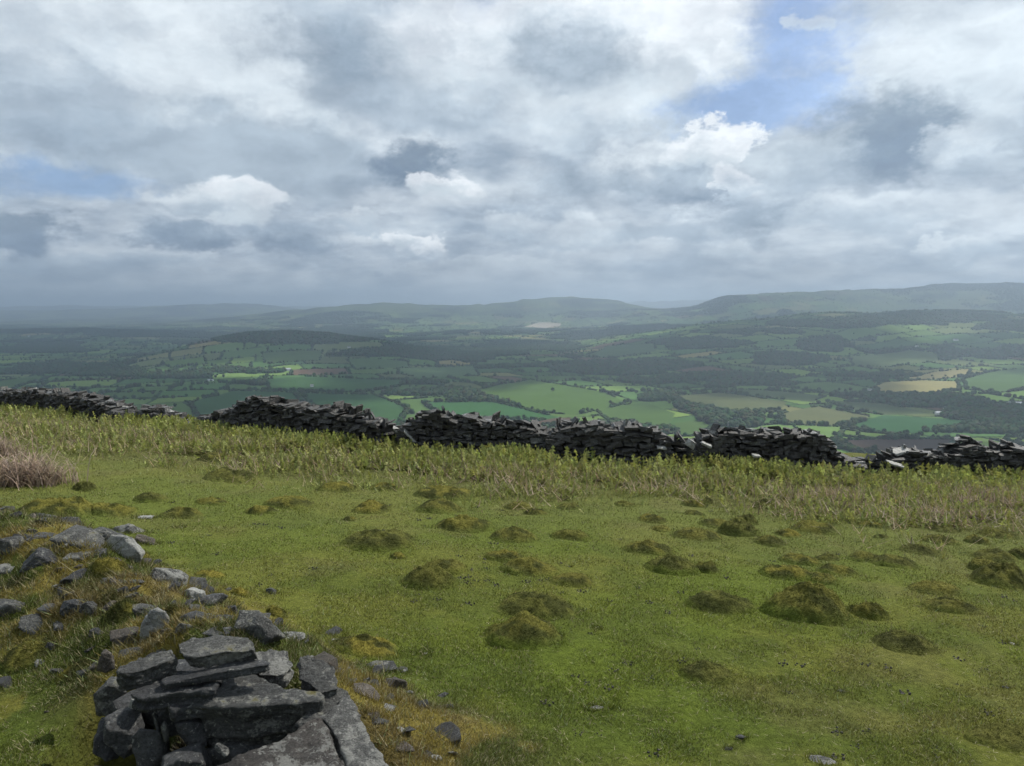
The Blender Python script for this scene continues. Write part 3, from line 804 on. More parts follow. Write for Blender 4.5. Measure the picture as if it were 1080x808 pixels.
EDGE = 'low grassy mound hugging the bracken edge'
MOUNDS = [
 (552, 683, 90, 37, .45, 'yellow green rounded ant hill in front of a darker one, nearest of the middle ones'),
 (566, 656, 96, 30, .15, 'dark mossy ant hill just behind the rounded yellow green one'),
 (852, 658, 94, 44, .35, 'largest ant hill, dark sided with a lumpy yellow crest'),
 (915, 655, 44, 24, .5, 'yellow topped shoulder mound touching the right side of the largest ant hill'),
 (711, 609, 62, 25, .12, 'dark green ant hill with a small knob, below a yellowish one'),
 (745, 606, 30, 16, .3, 'little mound against the right side of the dark knobbed ant hill'),
 (685, 588, 54, 19, .5, 'yellowish ant hill left of centre right, just above the dark knobbed one'),
 (736, 575, 58, 21, .35, 'brown and yellow ant hill left of the dark lumpy cluster'),
 (780, 569, 46, 24, .1, 'darkest lumpy ant hill of the cluster beneath the bracken'),
 (760, 559, 44, 13, .35, 'low yellow rimmed mound left of the darkest lumpy ant hill'),
 (786, 556, 30, 16, .1, 'small dark brown knob behind the darkest lumpy ant hill'),
 (832, 615, 60, 22, .75, 'bright yellow topped ant hill behind the largest one'),
 (864, 616, 40, 14, .4, 'low brownish tail mound right of the bright yellow topped ant hill'),
 (845, 596, 46, 12, .55, 'thin yellow crested mound above the bright yellow topped ant hill'),
 (883, 606, 44, 12, .5, 'flat yellow green mound right of the bright yellow topped ant hill'),
 (955, 690, 74, 26, .1, 'low olive mound to the right of and below the largest ant hill'),
 (1056, 625, 70, 32, .3, 'big dark ant hill with a yellow top at the right edge'),
 (1037, 605, 36, 17, .35, 'dark round mound just above the big dark one at the right edge'),
 (1004, 650, 62, 22, .3, 'olive ant hill with a dark lumpy side, lower of a pair'),
 (985, 627, 58, 17, .45, 'flat brown mound with a yellow spot, upper of a pair'),
 (401, 586, 82, 28, .12, 'broad dark ant hill on the left half of the turf'),
 (420, 590, 18, 8, .7, 'tiny yellow knob at the foot of the broad dark ant hill'),
 (453, 624, 60, 27, .2, 'olive dome below and right of the broad dark ant hill'),
 (468, 604, 54, 16, .3, 'faint brown mound between the broad dark ant hill and the middle'),
 (560, 606, 66, 18, .4, 'wide dark rimmed ant hill at the middle of the turf'),
 (532, 592, 44, 12, .6, 'yellow grass topped swelling left of the wide dark rimmed ant hill'),
 (603, 618, 52, 10, .4, 'flat dry mound right of and below the wide dark rimmed ant hill'),
 (542, 573, 58, 15, .3, 'dark lumpy ant hill above the middle of the turf'),
 (603, 574, 46, 18, .25, 'smooth brown dome right of the dark lumpy ant hill'),
 (488, 565, 66, 20, .55, 'long yellow brown mound with a dark left side'),
 (464, 542, 58, 16, .3, 'dark sided ant hill under a yellow grassy one near the bracken'),
 (470, 529, 66, 16, .6, 'yellow grassy hump touching the bracken above the dark sided ant hill'),
 (392, 544, 44, 17, .75, 'yellow capped mound in the upper left of the turf'),
 (369, 551, 18, 7, .6, 'small yellow lump left of and below the yellow capped mound'),
 (357, 520, 48, 13, .6, 'dark hill with a yellow rim close to the bracken on the left'),
 (405, 520, 34, 11, .7, 'pale yellow mound at the bracken right of the yellow rimmed hill'),
 (246, 513, 56, 21, .15, 'dark rough ant hill at the upper left below the bracken'),
 (229, 489, 44, 11, .4, 'flat mossy rise behind the dark rough ant hill'),
 (306, 538, 56, 12, .5, 'twin humped low mound, right hump'),
 (277, 545, 38, 12, .6, 'twin humped low mound, left yellowish hump'),
 (192, 547, 48, 14, .4, 'striped grassy dome on the left above the rubble'),
 (224, 536, 36, 11, .45, 'low dome behind the striped grassy dome'),
 (160, 530, 40, 8, .1, 'dark flat turf edge left of the striped grassy dome'),
 (90, 520, 26, 13, .1, 'round dark tussock beside the bare ground at the far left'),
 (548, 541, 34, 13, .3, 'dark headed little ant hill near the bracken in the middle'),
 (565, 544, 30, 9, .3, 'low tail beside the dark headed little ant hill'),
 (597, 530, 20, 8, .0, 'nearly black molehill of bare soil at the bracken edge'),
 (600, 539, 28, 9, .15, 'small dark mound below the nearly black molehill'),
 (660, 537, 26, 10, .2, 'small dark cone at the bracken right of the molehills'),
 (688, 551, 34, 9, .7, 'thin yellow streaked mound above the yellowish ant hill'),
 (697, 562, 24, 8, .4, 'small faint mound beside the yellow streaked one'),
 (733, 537, 30, 10, .7, 'yellow capped mound against the bracken right of centre'),
 (732, 546, 26, 9, .2, 'dark low mound below the yellow capped one at the bracken'),
 (745, 533, 20, 9, .2, 'small brown mound right behind the yellow capped one'),
 (807, 540, 32, 14, .2, 'pointed brown ant hill at the bracken right of the dark cluster'),
 (857, 567, 52, 20, .45, 'ant hill with a dark bite in its crest, in front of the right bracken'),
 (831, 569, 32, 12, .8, 'strongly yellow mound left of the one with a dark bite'),
 (812, 577, 36, 13, .3, 'brown lumpy mound left of and below the strongly yellow one'),
 (874, 546, 24, 7, .15, 'small dark tuft mound at the bracken above the bitten ant hill'),
 (873, 594, 30, 10, .15, 'dark shaggy low mound between the large ant hills'),
 (918, 557, 30, 9, .5, 'yellow brown mound at the right bracken edge'),
 (929, 569, 18, 6, .3, 'small round mound below the yellow brown one at the right bracken edge'),
 (970, 588, 44, 16, .15, 'dark smooth dome in the right part of the turf'),
 (992, 577, 42, 15, .25, 'dark ridge shaped ant hill above the smooth dome'),
 (1030, 576, 28, 12, .4, 'yellow and black small mound right of the ridge shaped ant hill'),
 (995, 564, 30, 11, .1, 'dark tufted mound behind the ridge shaped ant hill'),
 (1052, 571, 42, 14, .2, 'dark green mound at the right edge under the bracken'),
 (1048, 592, 48, 12, .2, 'flat brownish mound above the dark round one at the right edge'),
 (1076, 592, 32, 16, .2, 'rough dark mound cut by the right picture edge'),
 (912, 592, 36, 9, .35, 'twin low mound in the right turf, left half'),
 (942, 599, 52, 14, .25, 'long lumpy low mound in the right turf with a dark end'),
 (760, 646, 80, 16, .1, 'faint brownish swelling left of the largest ant hill'),
 (745, 716, 62, 16, .1, 'dim dark swelling in the near turf at right'),
 (1062, 788, 84, 24, .15, 'brown mossy swelling in the lower right corner'),
]
for a in MOUNDS: mound(*a)
CUSH = [
 (386, 692, 78, 22, 1.0, 'golden moss cushion on the bank edge right of the stone pile'),
 (222, 612, 34, 11, 1.0, 'golden moss patch on the turf behind the pale stones'),
 (120, 612, 46, 27, .75, 'big ochre moss hummock below the white lichened slab'),
 (146, 593, 30, 18, .55, 'brown mossy hummock right of the ochre one'),
 (128, 657, 42, 24, .6, 'olive moss hummock left of the pale jagged rock'),
 (60, 547, 90, 18, .6, 'long ochre moss ridge behind the left rocks'),
 (115, 545, 60, 14, .6, 'ochre moss ridge right of the long one behind the left rocks'),
 (182, 650, 22, 15, .9, 'small golden cushion right of the pale jagged rock'),
 (254, 630, 22, 11, 1.0, 'golden moss on top beside the big dark boulder'),
 (292, 652, 24, 18, .7, 'ochre moss tuft right of the big dark boulder'),
 (30, 700, 60, 20, .45, 'shaggy green tussock in the lower left'),
 (84, 716, 50, 18, .7, 'brown mossy tussock against the left side of the stone pile'),
]
for a in CUSH: mound(*a, name='moss_cushion', cat='moss cushion', group='moss cushions on the rubble bank', fuzz=2.0)

# ------------------------------------------------------------------ rocks
ROCK_FEET = []
def finish_rock(name, bm, voxel, amp, seed, mat, loc, strata=0.0, sdir=(0, 0, 1)):
    """Voxel remesh a convex or prism block, then roughen it with noise and bedding layers."""
    me = bpy.data.meshes.new(name); bm.to_mesh(me); bm.free()
    tmp = add('tmp', me)
    md = tmp.modifiers.new('r', 'REMESH'); md.mode = 'VOXEL'; md.voxel_size = voxel
    dg = bpy.context.evaluated_depsgraph_get(); ev = tmp.evaluated_get(dg)
    em = ev.to_mesh()
    n = len(em.vertices); co = np.empty(n * 3, np.float32); em.vertices.foreach_get('co', co); co = co.reshape(-1, 3).astype(float)
    no = np.empty(n * 3, np.float32); em.vertices.foreach_get('normal', no); no = no.reshape(-1, 3).astype(float)
    qs = np.array([p.vertices[:] for p in em.polygons if len(p.vertices) == 4]); ts = [p.vertices[:] for p in em.polygons if len(p.vertices) == 3]
    ev.to_mesh_clear(); bpy.data.objects.remove(tmp); bpy.data.meshes.remove(me)
    s = voxel * 40
    d = (fbm3(co / (s * 0.45) + seed * 3.7, 4, seed) - 0.5) * 2.2 * amp
    d += (fbm3(co / (s * 0.10) + seed, 3, seed + 5) - 0.5) * 1.1 * amp
    d -= np.clip(0.16 - np.abs(fbm3(co / (s * 0.3) + seed * 1.3, 2, seed + 7) - 0.5), 0, 1) * 3.0 * amp * (np.abs(no[:, 2]) < 0.75)
    if strata:
        t = co @ np.array(sdir) / strata + 1.3 * fbm3(co / s, 2, seed + 9)
        step = n2(np.floor(t * 1.0), np.floor(t * 0 + seed), 3) - 0.5
        side = 1 - np.abs(no @ np.array(sdir))
        d += step * 1.6 * amp * side
    co += no * d[:, None]
    faces = [qs] + ([np.array(ts)] if ts else [])
    o = add(name, mesh_np(name, co, faces, mat, None, True), loc)
    return o

def hull(pts):
    bm = bmesh.new()
    for p in pts: bm.verts.new(p)
    r = bmesh.ops.convex_hull(bm, input=bm.verts)
    dead = [v for v in bm.verts if not v.link_faces]
    bmesh.ops.delete(bm, geom=dead, context='VERTS')
    bmesh.ops.recalc_face_normals(bm, faces=bm.faces)
    return bm

ROCKG = 'stones of the tumbled bank'
def rock(px, py, wpx, hpx, mat, label, seed=0, depth=0.75, yaw=0.0, tilt=0.0, pointy=0.0, name='rock', group=ROCKG, sink=0.6, cat='rock', lift=0.0):
    x, y, z = hit(px, py)
    W = wpx / FOC * y * 1.2; Hh = hpx / FOC * y * 0.84; Dp = W * depth
    Hh = max(Hh - 0.25 * Dp, 0.35 * Hh) * 1.02
    ROCK_FEET.append((x, y + Dp * 0.35, W, Dp))
    r = np.random.default_rng(seed * 91 + int(px * 3 + py))
    pts = []
    for q in range(22):
        d = r.normal(size=3); d /= np.max(np.abs(d))
        d = d * r.uniform(0.80, 1.0)
        d[0] += 0.12 * r.normal(); sc = 1.0 if d[2] < 0 else 1 - pointy * (0.5 + 0.5 * d[2])
        pts.append((d[0] * W / 2 * sc, d[1] * Dp / 2 * sc, (d[2] * 0.5 + 0.5) * Hh * (1 + sink) - sink * Hh))
    c, s = math.cos(yaw), math.sin(yaw); M = Matrix.Rotation(tilt, 3, 'Y')
    P2 = []
    for a, b, h_ in pts:
        v = M @ Vector((a, b, h_)); P2.append((v.x * c - v.y * s, v.x * s + v.y * c, v.z))
    vox = max(max(W, Dp, Hh) / 34, 0.003)
    o = finish_rock(name, hull(P2), vox, 0.06 * min(W, Hh + 0.3 * W), int(px + py) % 97, mat, (x, y + Dp * 0.35, z + lift - 0.01), 0.0)
    tag(o, label, cat, group)
    return o

def slab(poly, zs, thick, mat, label, sx=0.0, sy=0.0, skew=(0, 0), shrink=0.96, name='slate_slab', amp=0.011, seed=1, strata=0.022):
    """A slab whose top face has the given photo outline, lying at height zs with slopes sx, sy."""
    X, Z = ray([a for a, b in poly], [b for a, b in poly])
    t = zs / Z; cx, cy = float(np.mean(X * t)), float(np.mean(t))
    t = (zs - sx * cx - sy * cy) / (Z - sx * X - sy)
    x, y, z = X * t, t, Z * t
    c = np.array([cx, cy, zs])
    top = np.stack([x, y, z], 1) - c
    low = top * np.array([shrink, shrink, 1]) + np.array([skew[0], skew[1], -thick])
    n = len(top)
    bm = bmesh.new()
    a = [bm.verts.new(p) for p in top]; b = [bm.verts.new(p) for p in low]
    bm.faces.new(a); bm.faces.new(b[::-1])
    for q in range(n): bm.faces.new((a[q], b[q], b[(q + 1) % n], a[(q + 1) % n]))
    bmesh.ops.recalc_face_normals(bm, faces=bm.faces)
    bmesh.ops.triangulate(bm, faces=bm.faces)
    ext = float(np.max(top.max(0) - top.min(0)))
    o = finish_rock(name, bm, max(ext / 75, 0.0035), amp, seed, mat, tuple(c), strata)
    tag(o, label, 'slab', 'slabs of the ruined stone pile', 'thing')
    return o

# the pile of slabs, from the top down
slab([(186, 686), (189, 678), (200, 673), (235, 671), (261, 673), (268, 686), (250, 688), (235, 688), (210, 694), (194, 693)], -1.33, 0.052, M_ROCKM, 'thick grey slab lying on top of the stone pile', sy=0.10, seed=3, skew=(0.02, 0.02), amp=0.012)
slab([(122, 709), (124, 704), (147, 694), (182, 684), (188, 693), (170, 700), (150, 707), (131, 711)], -1.36, 0.065, M_ROCKM, 'long grey slab left of and slightly under the top slab', sx=0.05, sy=0.06, seed=4, amp=0.012)
slab([(170, 718), (176, 714), (210, 706), (240, 699), (263, 695), (280, 695), (287, 698), (284, 701), (240, 708), (210, 714), (174, 721)], -1.385, 0.034, M_ROCKD, 'thin dark blade-like slab jutting to the right below the top slab', sx=0.05, seed=5, skew=(-0.01, 0.0), amp=0.006)
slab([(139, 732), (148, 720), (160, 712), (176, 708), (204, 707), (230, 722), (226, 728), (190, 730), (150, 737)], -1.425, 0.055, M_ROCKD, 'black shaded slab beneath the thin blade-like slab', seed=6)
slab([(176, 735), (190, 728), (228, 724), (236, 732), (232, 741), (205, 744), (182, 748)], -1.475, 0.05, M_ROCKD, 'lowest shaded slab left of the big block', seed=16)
slab([(203, 744), (206, 738), (231, 727), (236, 714), (255, 707), (273, 713), (300, 727), (334, 728), (342, 733), (336, 739), (300, 741), (250, 745), (225, 744)], -1.47, 0.19, M_ROCKM, 'big square dark block with a rough front face in the stone pile', sy=0.04, seed=7, skew=(0.03, 0.03), shrink=0.92, amp=0.012)
slab([(222, 812), (245, 800), (283, 784), (322, 763), (338, 758), (352, 778), (360, 802), (372, 850), (240, 850)], -1.55, 0.12, M_ROCKS, 'broad brownish slab sloping away at the bottom right of the pile', sx=-0.05, sy=0.10, seed=8, amp=0.018, strata=0.03)
slab([(326, 762), (349, 748), (367, 732), (373, 739), (383, 760), (396, 788), (414, 814), (402, 850), (376, 850), (363, 802), (354, 778), (341, 758)], -1.555, 0.13, M_ROCKL, 'lichen blotched grey slab right of the broad brownish slab', sx=-0.12, sy=0.14, seed=18, amp=0.018, strata=0.03)
slab([(315, 693), (326, 690), (340, 696), (353, 702), (357, 727), (338, 731), (318, 716)], -1.455, 0.12, M_ROCKM, 'upright grey stone at the right end of the pile', sx=-0.15, sy=0.25, seed=9, amp=0.012)
slab([(262, 690), (282, 685), (303, 687), (309, 702), (300, 713), (276, 712), (262, 706)], -1.475, 0.05, M_ROCKL, 'pale lichened slab behind the big square block', sx=-0.08, sy=0.12, seed=10, amp=0.012)
slab([(333, 727), (352, 722), (368, 730), (352, 748), (325, 764), (312, 762), (330, 745)], -1.52, 0.10, M_ROCKM, 'small flat stone between the upright stone and the sloping slab', sx=-0.1, sy=0.15, seed=12)

PILE = 'stones in the face of the ruined pile'
def pstone(px, py, y, wpx, hpx, mat, label, seed, depth=0.8, yaw=0.0, tilt=0.0, pointy=0.0):
    """A stone of the pile's near face: centre pixel and distance given."""
    X, Z = ray(px, py)
    W = wpx / FOC * y; Hh = hpx / FOC * y; Dp = W * depth
    r = np.random.default_rng(seed * 7 + 1)
    pts = []
    M = Matrix.Rotation(yaw, 3, 'Z') @ Matrix.Rotation(tilt, 3, 'Y')
    for q in range(24):
        d = r.normal(size=3); d /= np.max(np.abs(d)); d *= r.uniform(0.82, 1)
        sc = 1 - pointy * (0.5 + 0.5 * d[2])
        pts.append(M @ Vector((d[0] * W / 2 * sc, d[1] * Dp / 2 * sc, d[2] * Hh / 2)))
    o = finish_rock('rock', hull(pts), max(W, Hh) / 34, 0.05 * min(W, Hh), seed, mat, (float(X * y), y, float(Z * y)))
    tag(o, label, 'rock', PILE)
pstone(118, 733, 2.86, 34, 40, M_ROCKM, 'grey corner stone at the upper left of the stone pile', 21, 0.9, 0.3)
pstone(113, 697, 3.02, 26, 28, M_ROCKB, 'pointed brownish stone standing left of the long slab', 22, 0.8, 0.4, 0.2, 0.6)
pstone(148, 739, 2.76, 20, 13, M_PALE, 'small pale capped stone in the left face of the pile', 23, 1.0)
pstone(181, 757, 2.66, 34, 42, M_ROCKD, 'dark wedge shaped stone in the middle of the hollow', 24, 0.7, 0.4, 0.3, 0.4)
pstone(204, 770, 2.62, 34, 34, M_ROCKD, 'blue grey stone under the left end of the big block', 25, 0.9, 0.2)
pstone(132, 772, 2.72, 44, 52, M_ROCKD, 'large black stone at the left foot of the pile', 26, 0.8, 0.5)
pstone(158, 790, 2.60, 40, 50, M_ROCKD, 'black stone at the foot of the pile beside the sliver', 27, 0.8)
pstone(196, 806, 2.52, 56, 40, M_ROCKD, 'dark flat stone at the bottom of the hollow', 28, 0.9, 0.2)
pstone(165, 764, 2.62, 6, 30, M_ROCKL, 'narrow pale upright sliver of slate in the hollow', 29, 1.5, 0.2, -0.2)
pstone(175, 772, 2.58, 9, 26, M_ROCKM, 'second upright sliver of slate right of the pale one', 30, 1.5, 0.3, -0.1)
pstone(235, 790, 2.46, 20, 6, M_ROCKL, 'small pale leaf shaped sliver below the big block', 31, 0.6, -0.3, 0.6)
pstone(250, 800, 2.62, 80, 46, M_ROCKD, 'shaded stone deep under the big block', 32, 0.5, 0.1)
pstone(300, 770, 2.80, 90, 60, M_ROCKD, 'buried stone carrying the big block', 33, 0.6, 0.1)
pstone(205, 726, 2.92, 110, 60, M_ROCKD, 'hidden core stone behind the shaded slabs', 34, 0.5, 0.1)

pstone(140, 756, 2.84, 60, 54, M_ROCKD, 'black stone deep in the left side of the pile', 41, 0.8, 0.3)
pstone(170, 745, 2.84, 60, 50, M_ROCKD, 'dark stone deep behind the upright slivers', 42, 0.6, 0.1)
pstone(118, 776, 2.80, 46, 40, M_ROCKD, 'dark stone sunk in the ditch left of the pile', 43, 0.9, 0.7)
pstone(332, 752, 2.86, 60, 40, M_ROCKM, 'stone filling the gap under the right end of the big block', 44, 0.6, 0.2)
for a in [
 (33, 601, 38, 36, M_ROCKD, 'large angular black boulder at the left of the far stones', 1, .8, .2, 0, .35),
 (29, 570, 46, 19, M_ROCKD, 'flat dark rock behind the large angular boulder', 2, .7, 0, 0, .1),
 (74, 574, 50, 27, M_ROCKM, 'rounded grey slab with lichen streaks at the back of the far stones', 3, .7, -.2, .25, .3),
 (101, 570, 38, 24, M_ROCKM, 'grey rock between the streaked slab and the white one', 4, .7, .1, 0, .2),
 (129, 562, 34, 20, M_ROCKL, 'grey slab leaning behind the whitish slab', 5, .5, .1, .2, .2),
 (129, 586, 36, 31, M_PALE, 'brightest whitish lichened slab at the end of the far stones', 6, .35, .15, .15, .15),
 (60, 580, 38, 19, M_ROCKD, 'dark wedge of rock in front of the streaked slab', 7, .7, 0, .1, .3),
 (78, 590, 28, 15, M_ROCKL, 'small light grey stone in front of the far stones', 8, .7, .3, 0, .2),
 (100, 585, 18, 11, M_ROCKD, 'small dark stone left of the foot of the whitish slab', 9),
 (5, 602, 34, 16, M_ROCKL, 'light grey flat slab at the left edge beside the black boulder', 10, .7),
 (6, 583, 28, 28, M_ROCKM, 'grey rock stacked at the left edge above the flat slab', 11, .7),
 (152, 574, 22, 14, M_ROCKB, 'brownish leaning slab right of the whitish slab', 12, .5, 0, .5),
 (150, 547, 16, 7, M_PALE, 'small pale chip beyond the brownish leaning slab', 13),
 (172, 616, 42, 25, M_ROCKL, 'pale lichened slab lying alone below the far stones', 14, .5, .2, .35, .2),
 (202, 631, 26, 18, M_PALE, 'pale sloping stone right of the lone lichened slab', 15, .6, 0, .4, .2),
 (217, 638, 40, 20, M_ROCKD, 'dark slab beneath the pale sloping stone', 16, .6, .1, -.2, .2),
 (10, 646, 44, 25, M_ROCKM, 'grey boulder at the left edge in the grassy bank', 17, .7),
 (74, 648, 22, 26, M_ROCKD, 'blocky dark stone in the grassy bank, left half of a split pair', 18, .8, .1),
 (91, 649, 15, 24, M_ROCKM, 'narrow upright stone, right half of the split pair', 19, .8, -.1),
 (54, 644, 28, 14, M_ROCKD, 'low dark stone left of the split pair', 20),
 (30, 671, 44, 25, M_ROCKM, 'tilted slab with a dark end in the lower left grass', 21, .6, -.5, .5, .1),
 (66, 661, 36, 12, M_ROCKL, 'flat grey stone sunk in grass below the split pair', 22),
 (117, 644, 22, 19, M_ROCKB, 'grey brown stone left of the pale jagged rock', 23, .8, 0, 0, .3),
 (150, 648, 28, 20, M_ROCKM, 'darker upper part stone behind the pale jagged rock', 24),
 (161, 668, 28, 40, M_PALE, 'pale jagged lichen crusted rock in the middle of the bank', 25, .5, .2, .15, .3),
 (132, 615, 26, 12, M_ROCKD, 'dark stone in the shade under the ochre hummock', 26),
 (243, 647, 15, 15, M_ROCKD, 'small pointed dark stone left of the big dark boulder', 27, .8, 0, 0, .4),
 (268, 669, 54, 44, M_ROCKM, 'big dark boulder with a mossy grey top above the stone pile', 28, .8, .1, -.1, .3),
 (206, 656, 34, 17, M_ROCKD, 'dark low slab between the pale jagged rock and the big dark boulder', 29, .6, .1, .2),
 (228, 656, 26, 10, M_ROCKD, 'thin dark slab touching the low slab left of the big boulder', 30),
 (194, 664, 18, 15, M_ROCKL, 'curved stone with a pale edge in front of the dark low slab', 31, .6, 0, .3),
 (238, 671, 50, 12, M_ROCKM, 'flat grey slab in the grass in front of the big dark boulder', 32, .5, -.1),
 (285, 626, 11, 11, M_ROCKD, 'small dark stone alone at the turf edge above the big boulder', 33),
 (303, 675, 34, 15, M_ROCKL, 'crumbled pale stone at the right foot of the big dark boulder', 34),
 (48, 681, 10, 6, M_ROCKL, 'tiny grey stone in the lower left grass', 35),
 (96, 668, 11, 6, M_ROCKB, 'tiny brown stone in the grass above the stone pile', 36),
 (398, 706, 30, 14, M_ROCKM, 'grey stone half buried below the golden moss cushion', 37, .7),
 (384, 733, 30, 17, M_ROCKB, 'brown stone in the bare bank right of the upright stone', 38, .7, .2, .3),
 (421, 708, 16, 8, M_ROCKL, 'light stone right of the half buried grey one', 39),
 (446, 690, 15, 6, M_PALE, 'pale flat stone on the turf right of the golden moss cushion', 40),
 (431, 731, 9, 7, M_ROCKL, 'small grey pebble stone on the bare bank', 41),
 (421, 771, 13, 7, M_PALE, 'pale stone on the brown bank near the bottom', 42),
 (457, 802, 14, 11, M_PALE, 'nearly white lump of quartz at the bottom of the bank', 43, .8),
 (418, 790, 34, 12, M_ROCKB, 'flat brownish stone in the bank right of the sloping slab', 44, .6, -.5),
 (364, 689, 16, 9, M_ROCKD, 'dark stone under the left end of the golden moss cushion', 45),
 (390, 757, 16, 9, M_ROCKB, 'small brown stone against the sloping slab', 46),
 (352, 676, 12, 6, M_ROCKL, 'light chip left of the golden moss cushion', 47),
 (4, 500, 12, 22, M_ROCKL, 'pale stones peeping from the dead bracken at the left edge', 48),
]: rock(*a)
for a in [
 (631, 749, 21, 7, M_ROCKL, 'flat grey flake of slate lying on the near turf in the middle', 1, .5),
 (870, 806, 25, 11, M_ROCKL, 'largest grey flake of slate on the turf at the bottom', 2, .7),
 (783, 780, 10, 9, M_ROCKD, 'dark stone on the turf above a pair near the bottom', 3),
 (770, 791, 9, 7, M_ROCKD, 'dark stone below and left of its neighbour near the bottom', 4),
 (631, 663, 9, 4, M_PALE, 'small pale flake right of the front ant hills', 5),
 (589, 672, 9, 5, M_ROCKD, 'dark stone at the right foot of the rounded yellow green ant hill', 6),
 (888, 730, 8, 6, M_ROCKD, 'lone dark lump in the middle of the right turf', 7),
 (601, 598, 3, 3, M_PALE, 'tiny white chip on the turf in the middle', 8),
 (1070, 680, 8, 5, M_PALE, 'white chip at the right edge of the turf', 9),
 (1062, 726, 8, 5, M_ROCKD, 'dark stone near the right edge of the turf', 10),
 (847, 544, 5, 4, M_PALE, 'white pebble at the right bracken edge', 11),
 (188, 557, 8, 3, M_PALE, 'whitish chip on the turf left below the striped dome', 12),
]: rock(*a, name='stone', group='loose stones on the turf', sink=0.15, cat='stone')

# half buried stones all along the bank: six shapes, copied
rc = np.random.default_rng(41); SHP = []
for q in range(6):
    pts = rc.normal(size=(16, 3)); pts /= np.max(np.abs(pts), 1)[:, None]; pts *= np.array([0.5, 0.36, 0.22]) * rc.uniform(0.78, 1, (16, 1))
    o = finish_rock('bank_stone', hull([tuple(v) for v in pts]), 0.028, 0.035, 50 + q, (M_ROCKD, M_ROCKM, M_ROCKD, M_ROCKB, M_ROCKM, M_ROCKD)[q], (0, 0, -50)); SHP.append(o.data); bpy.data.objects.remove(o)
n_ = 0
while n_ < 120:
    u = rc.random() ** 1.2 * 6; s0, s1, f = BANK[int(u) + 1], BANK[int(u) + 2], u - int(u)
    x, y = s0[0] + (s1[0] - s0[0]) * f + rc.normal() * 0.34, s0[1] + (s1[1] - s0[1]) * f + rc.normal() * 0.30
    s = rc.uniform(0.05, 0.17) * (1 + 0.07 * y)
    if y < 2.75 or (-1.75 < x < -0.5 and y < 2.95) or any(math.hypot(x - a, y - b) < 0.45 * (w_ + s) for a, b, w_, _ in ROCK_FEET): continue
    ROCK_FEET.append((x, y, s, s * 0.72)); n_ += 1
    o = bpy.data.objects.new('bank_stone', SHP[rc.integers(0, 6)]); COL.objects.link(o)
    o.location = (x, y, float(H(x, y)) + 0.02 * s); o.scale = (s, s, s * rc.uniform(0.7, 1.4)); o.rotation_euler = (rc.normal() * 0.3, rc.normal() * 0.3, rc.uniform(0, 6.28))
    tag(o, 'small half buried stone among the moss and grass of the tumbled bank', 'stone', 'half buried stones of the tumbled bank')

# chips of slate lying all over the bank: four shapes, copied
CHIPS = []
for q in range(4):
    rr = np.random.default_rng(900 + q); pts = rr.normal(size=(14, 3)); pts /= np.max(np.abs(pts), 1)[:, None]; pts *= np.array([0.035, 0.024, 0.010]) * rr.uniform(0.75, 1, (14, 1))
    b2 = hull([tuple(v) for v in pts]); me_ = bpy.data.meshes.new('slate_chip'); b2.to_mesh(me_); b2.free(); me_.materials.append((M_ROCKL, M_ROCKM, M_ROCKB, M_ROCKD)[q]); CHIPS.append(me_)
rc = np.random.default_rng(77); n_ = 0
while n_ < 110:
    u = rc.random(); s0 = BANK[min(int(u * 6), 6)]; s1 = BANK[min(int(u * 6) + 1, 7)]; f = rc.random()
    x, y = s0[0] + (s1[0] - s0[0]) * f + rc.normal() * 0.42, s0[1] + (s1[1] - s0[1]) * f + rc.normal() * 0.38
    if y < 2.3: continue
    o = bpy.data.objects.new('slate_chip', CHIPS[rc.integers(0, 4)]); COL.objects.link(o); n_ += 1
    s = rc.uniform(0.3, 1.1) * (1 + 0.08 * y); o.scale = (s, s, s); o.location = (x, y, float(H(x, y)) + 0.002); o.rotation_euler = (rc.normal() * 0.35, rc.normal() * 0.35, rc.uniform(0, 6.28))
    tag(o, 'small chip of slate scattered in the grass of the tumbled bank', 'stone chip', 'slate chips on the tumbled bank')

# sheep droppings: one lumpy pellet heap, copied
r_ = np.random.default_rng(5)
pp = []
for q in range(9):
    c = r_.normal(size=3) * np.array([0.022, 0.022, 0.006]) + np.array([0, 0, 0.011])
    d = r_.normal(size=(14, 3)); d /= np.linalg.norm(d, axis=1)[:, None]; pp.append((c, d * 0.012 * np.array([1, 1, 0.9])))
bm = bmesh.new()
for c, d in pp:
    b2 = hull([tuple(v) for v in (d + c)]); me_ = bpy.data.meshes.new('t'); b2.to_mesh(me_); b2.free(); bm.from_mesh(me_); bpy.data.meshes.remove(me_)
me_d = bpy.data.meshes.new('sheep_dropping'); bm.to_mesh(me_d); bm.free()
M_DUNG = plain('dung', (0.018, 0.015, 0.012), 0.7); me_d.materials.append(M_DUNG)
DROP = [(x, y) for x, y in [(484, 587), (513, 590), (513, 600), (502, 613), (492, 615), (514, 613), (556, 614), (571, 613), (559, 577), (441, 549), (452, 547), (448, 555), (411, 533), (404, 560), (330, 613), (331, 600), (235, 656)]]
while len(DROP) < 150:
    x, y = r_.uniform(180, 1075), 530 + 270 * r_.random() ** 1.7
    g = float(fbm(np.array([x / 90.0]), np.array([y / 45.0]), 2, 161)[0])
    if g > 0.40 and (x > 520 or y < 640): DROP.append((x, y))
for q, (px, py) in enumerate(DROP):
    x, y, z = hit(px, py)
    o = bpy.data.objects.new('sheep_dropping', me_d); COL.objects.link(o)
    s = r_.uniform(0.3, 0.62) * (1 + 0.03 * y); o.location = (x, y, z - 0.004); o.scale = (s, s, s); o.rotation_euler = (0, 0, r_.uniform(0, 6.28))
    tag(o, 'small dark heap of sheep droppings scattered on the grazed turf', 'droppings', 'sheep droppings on the turf')

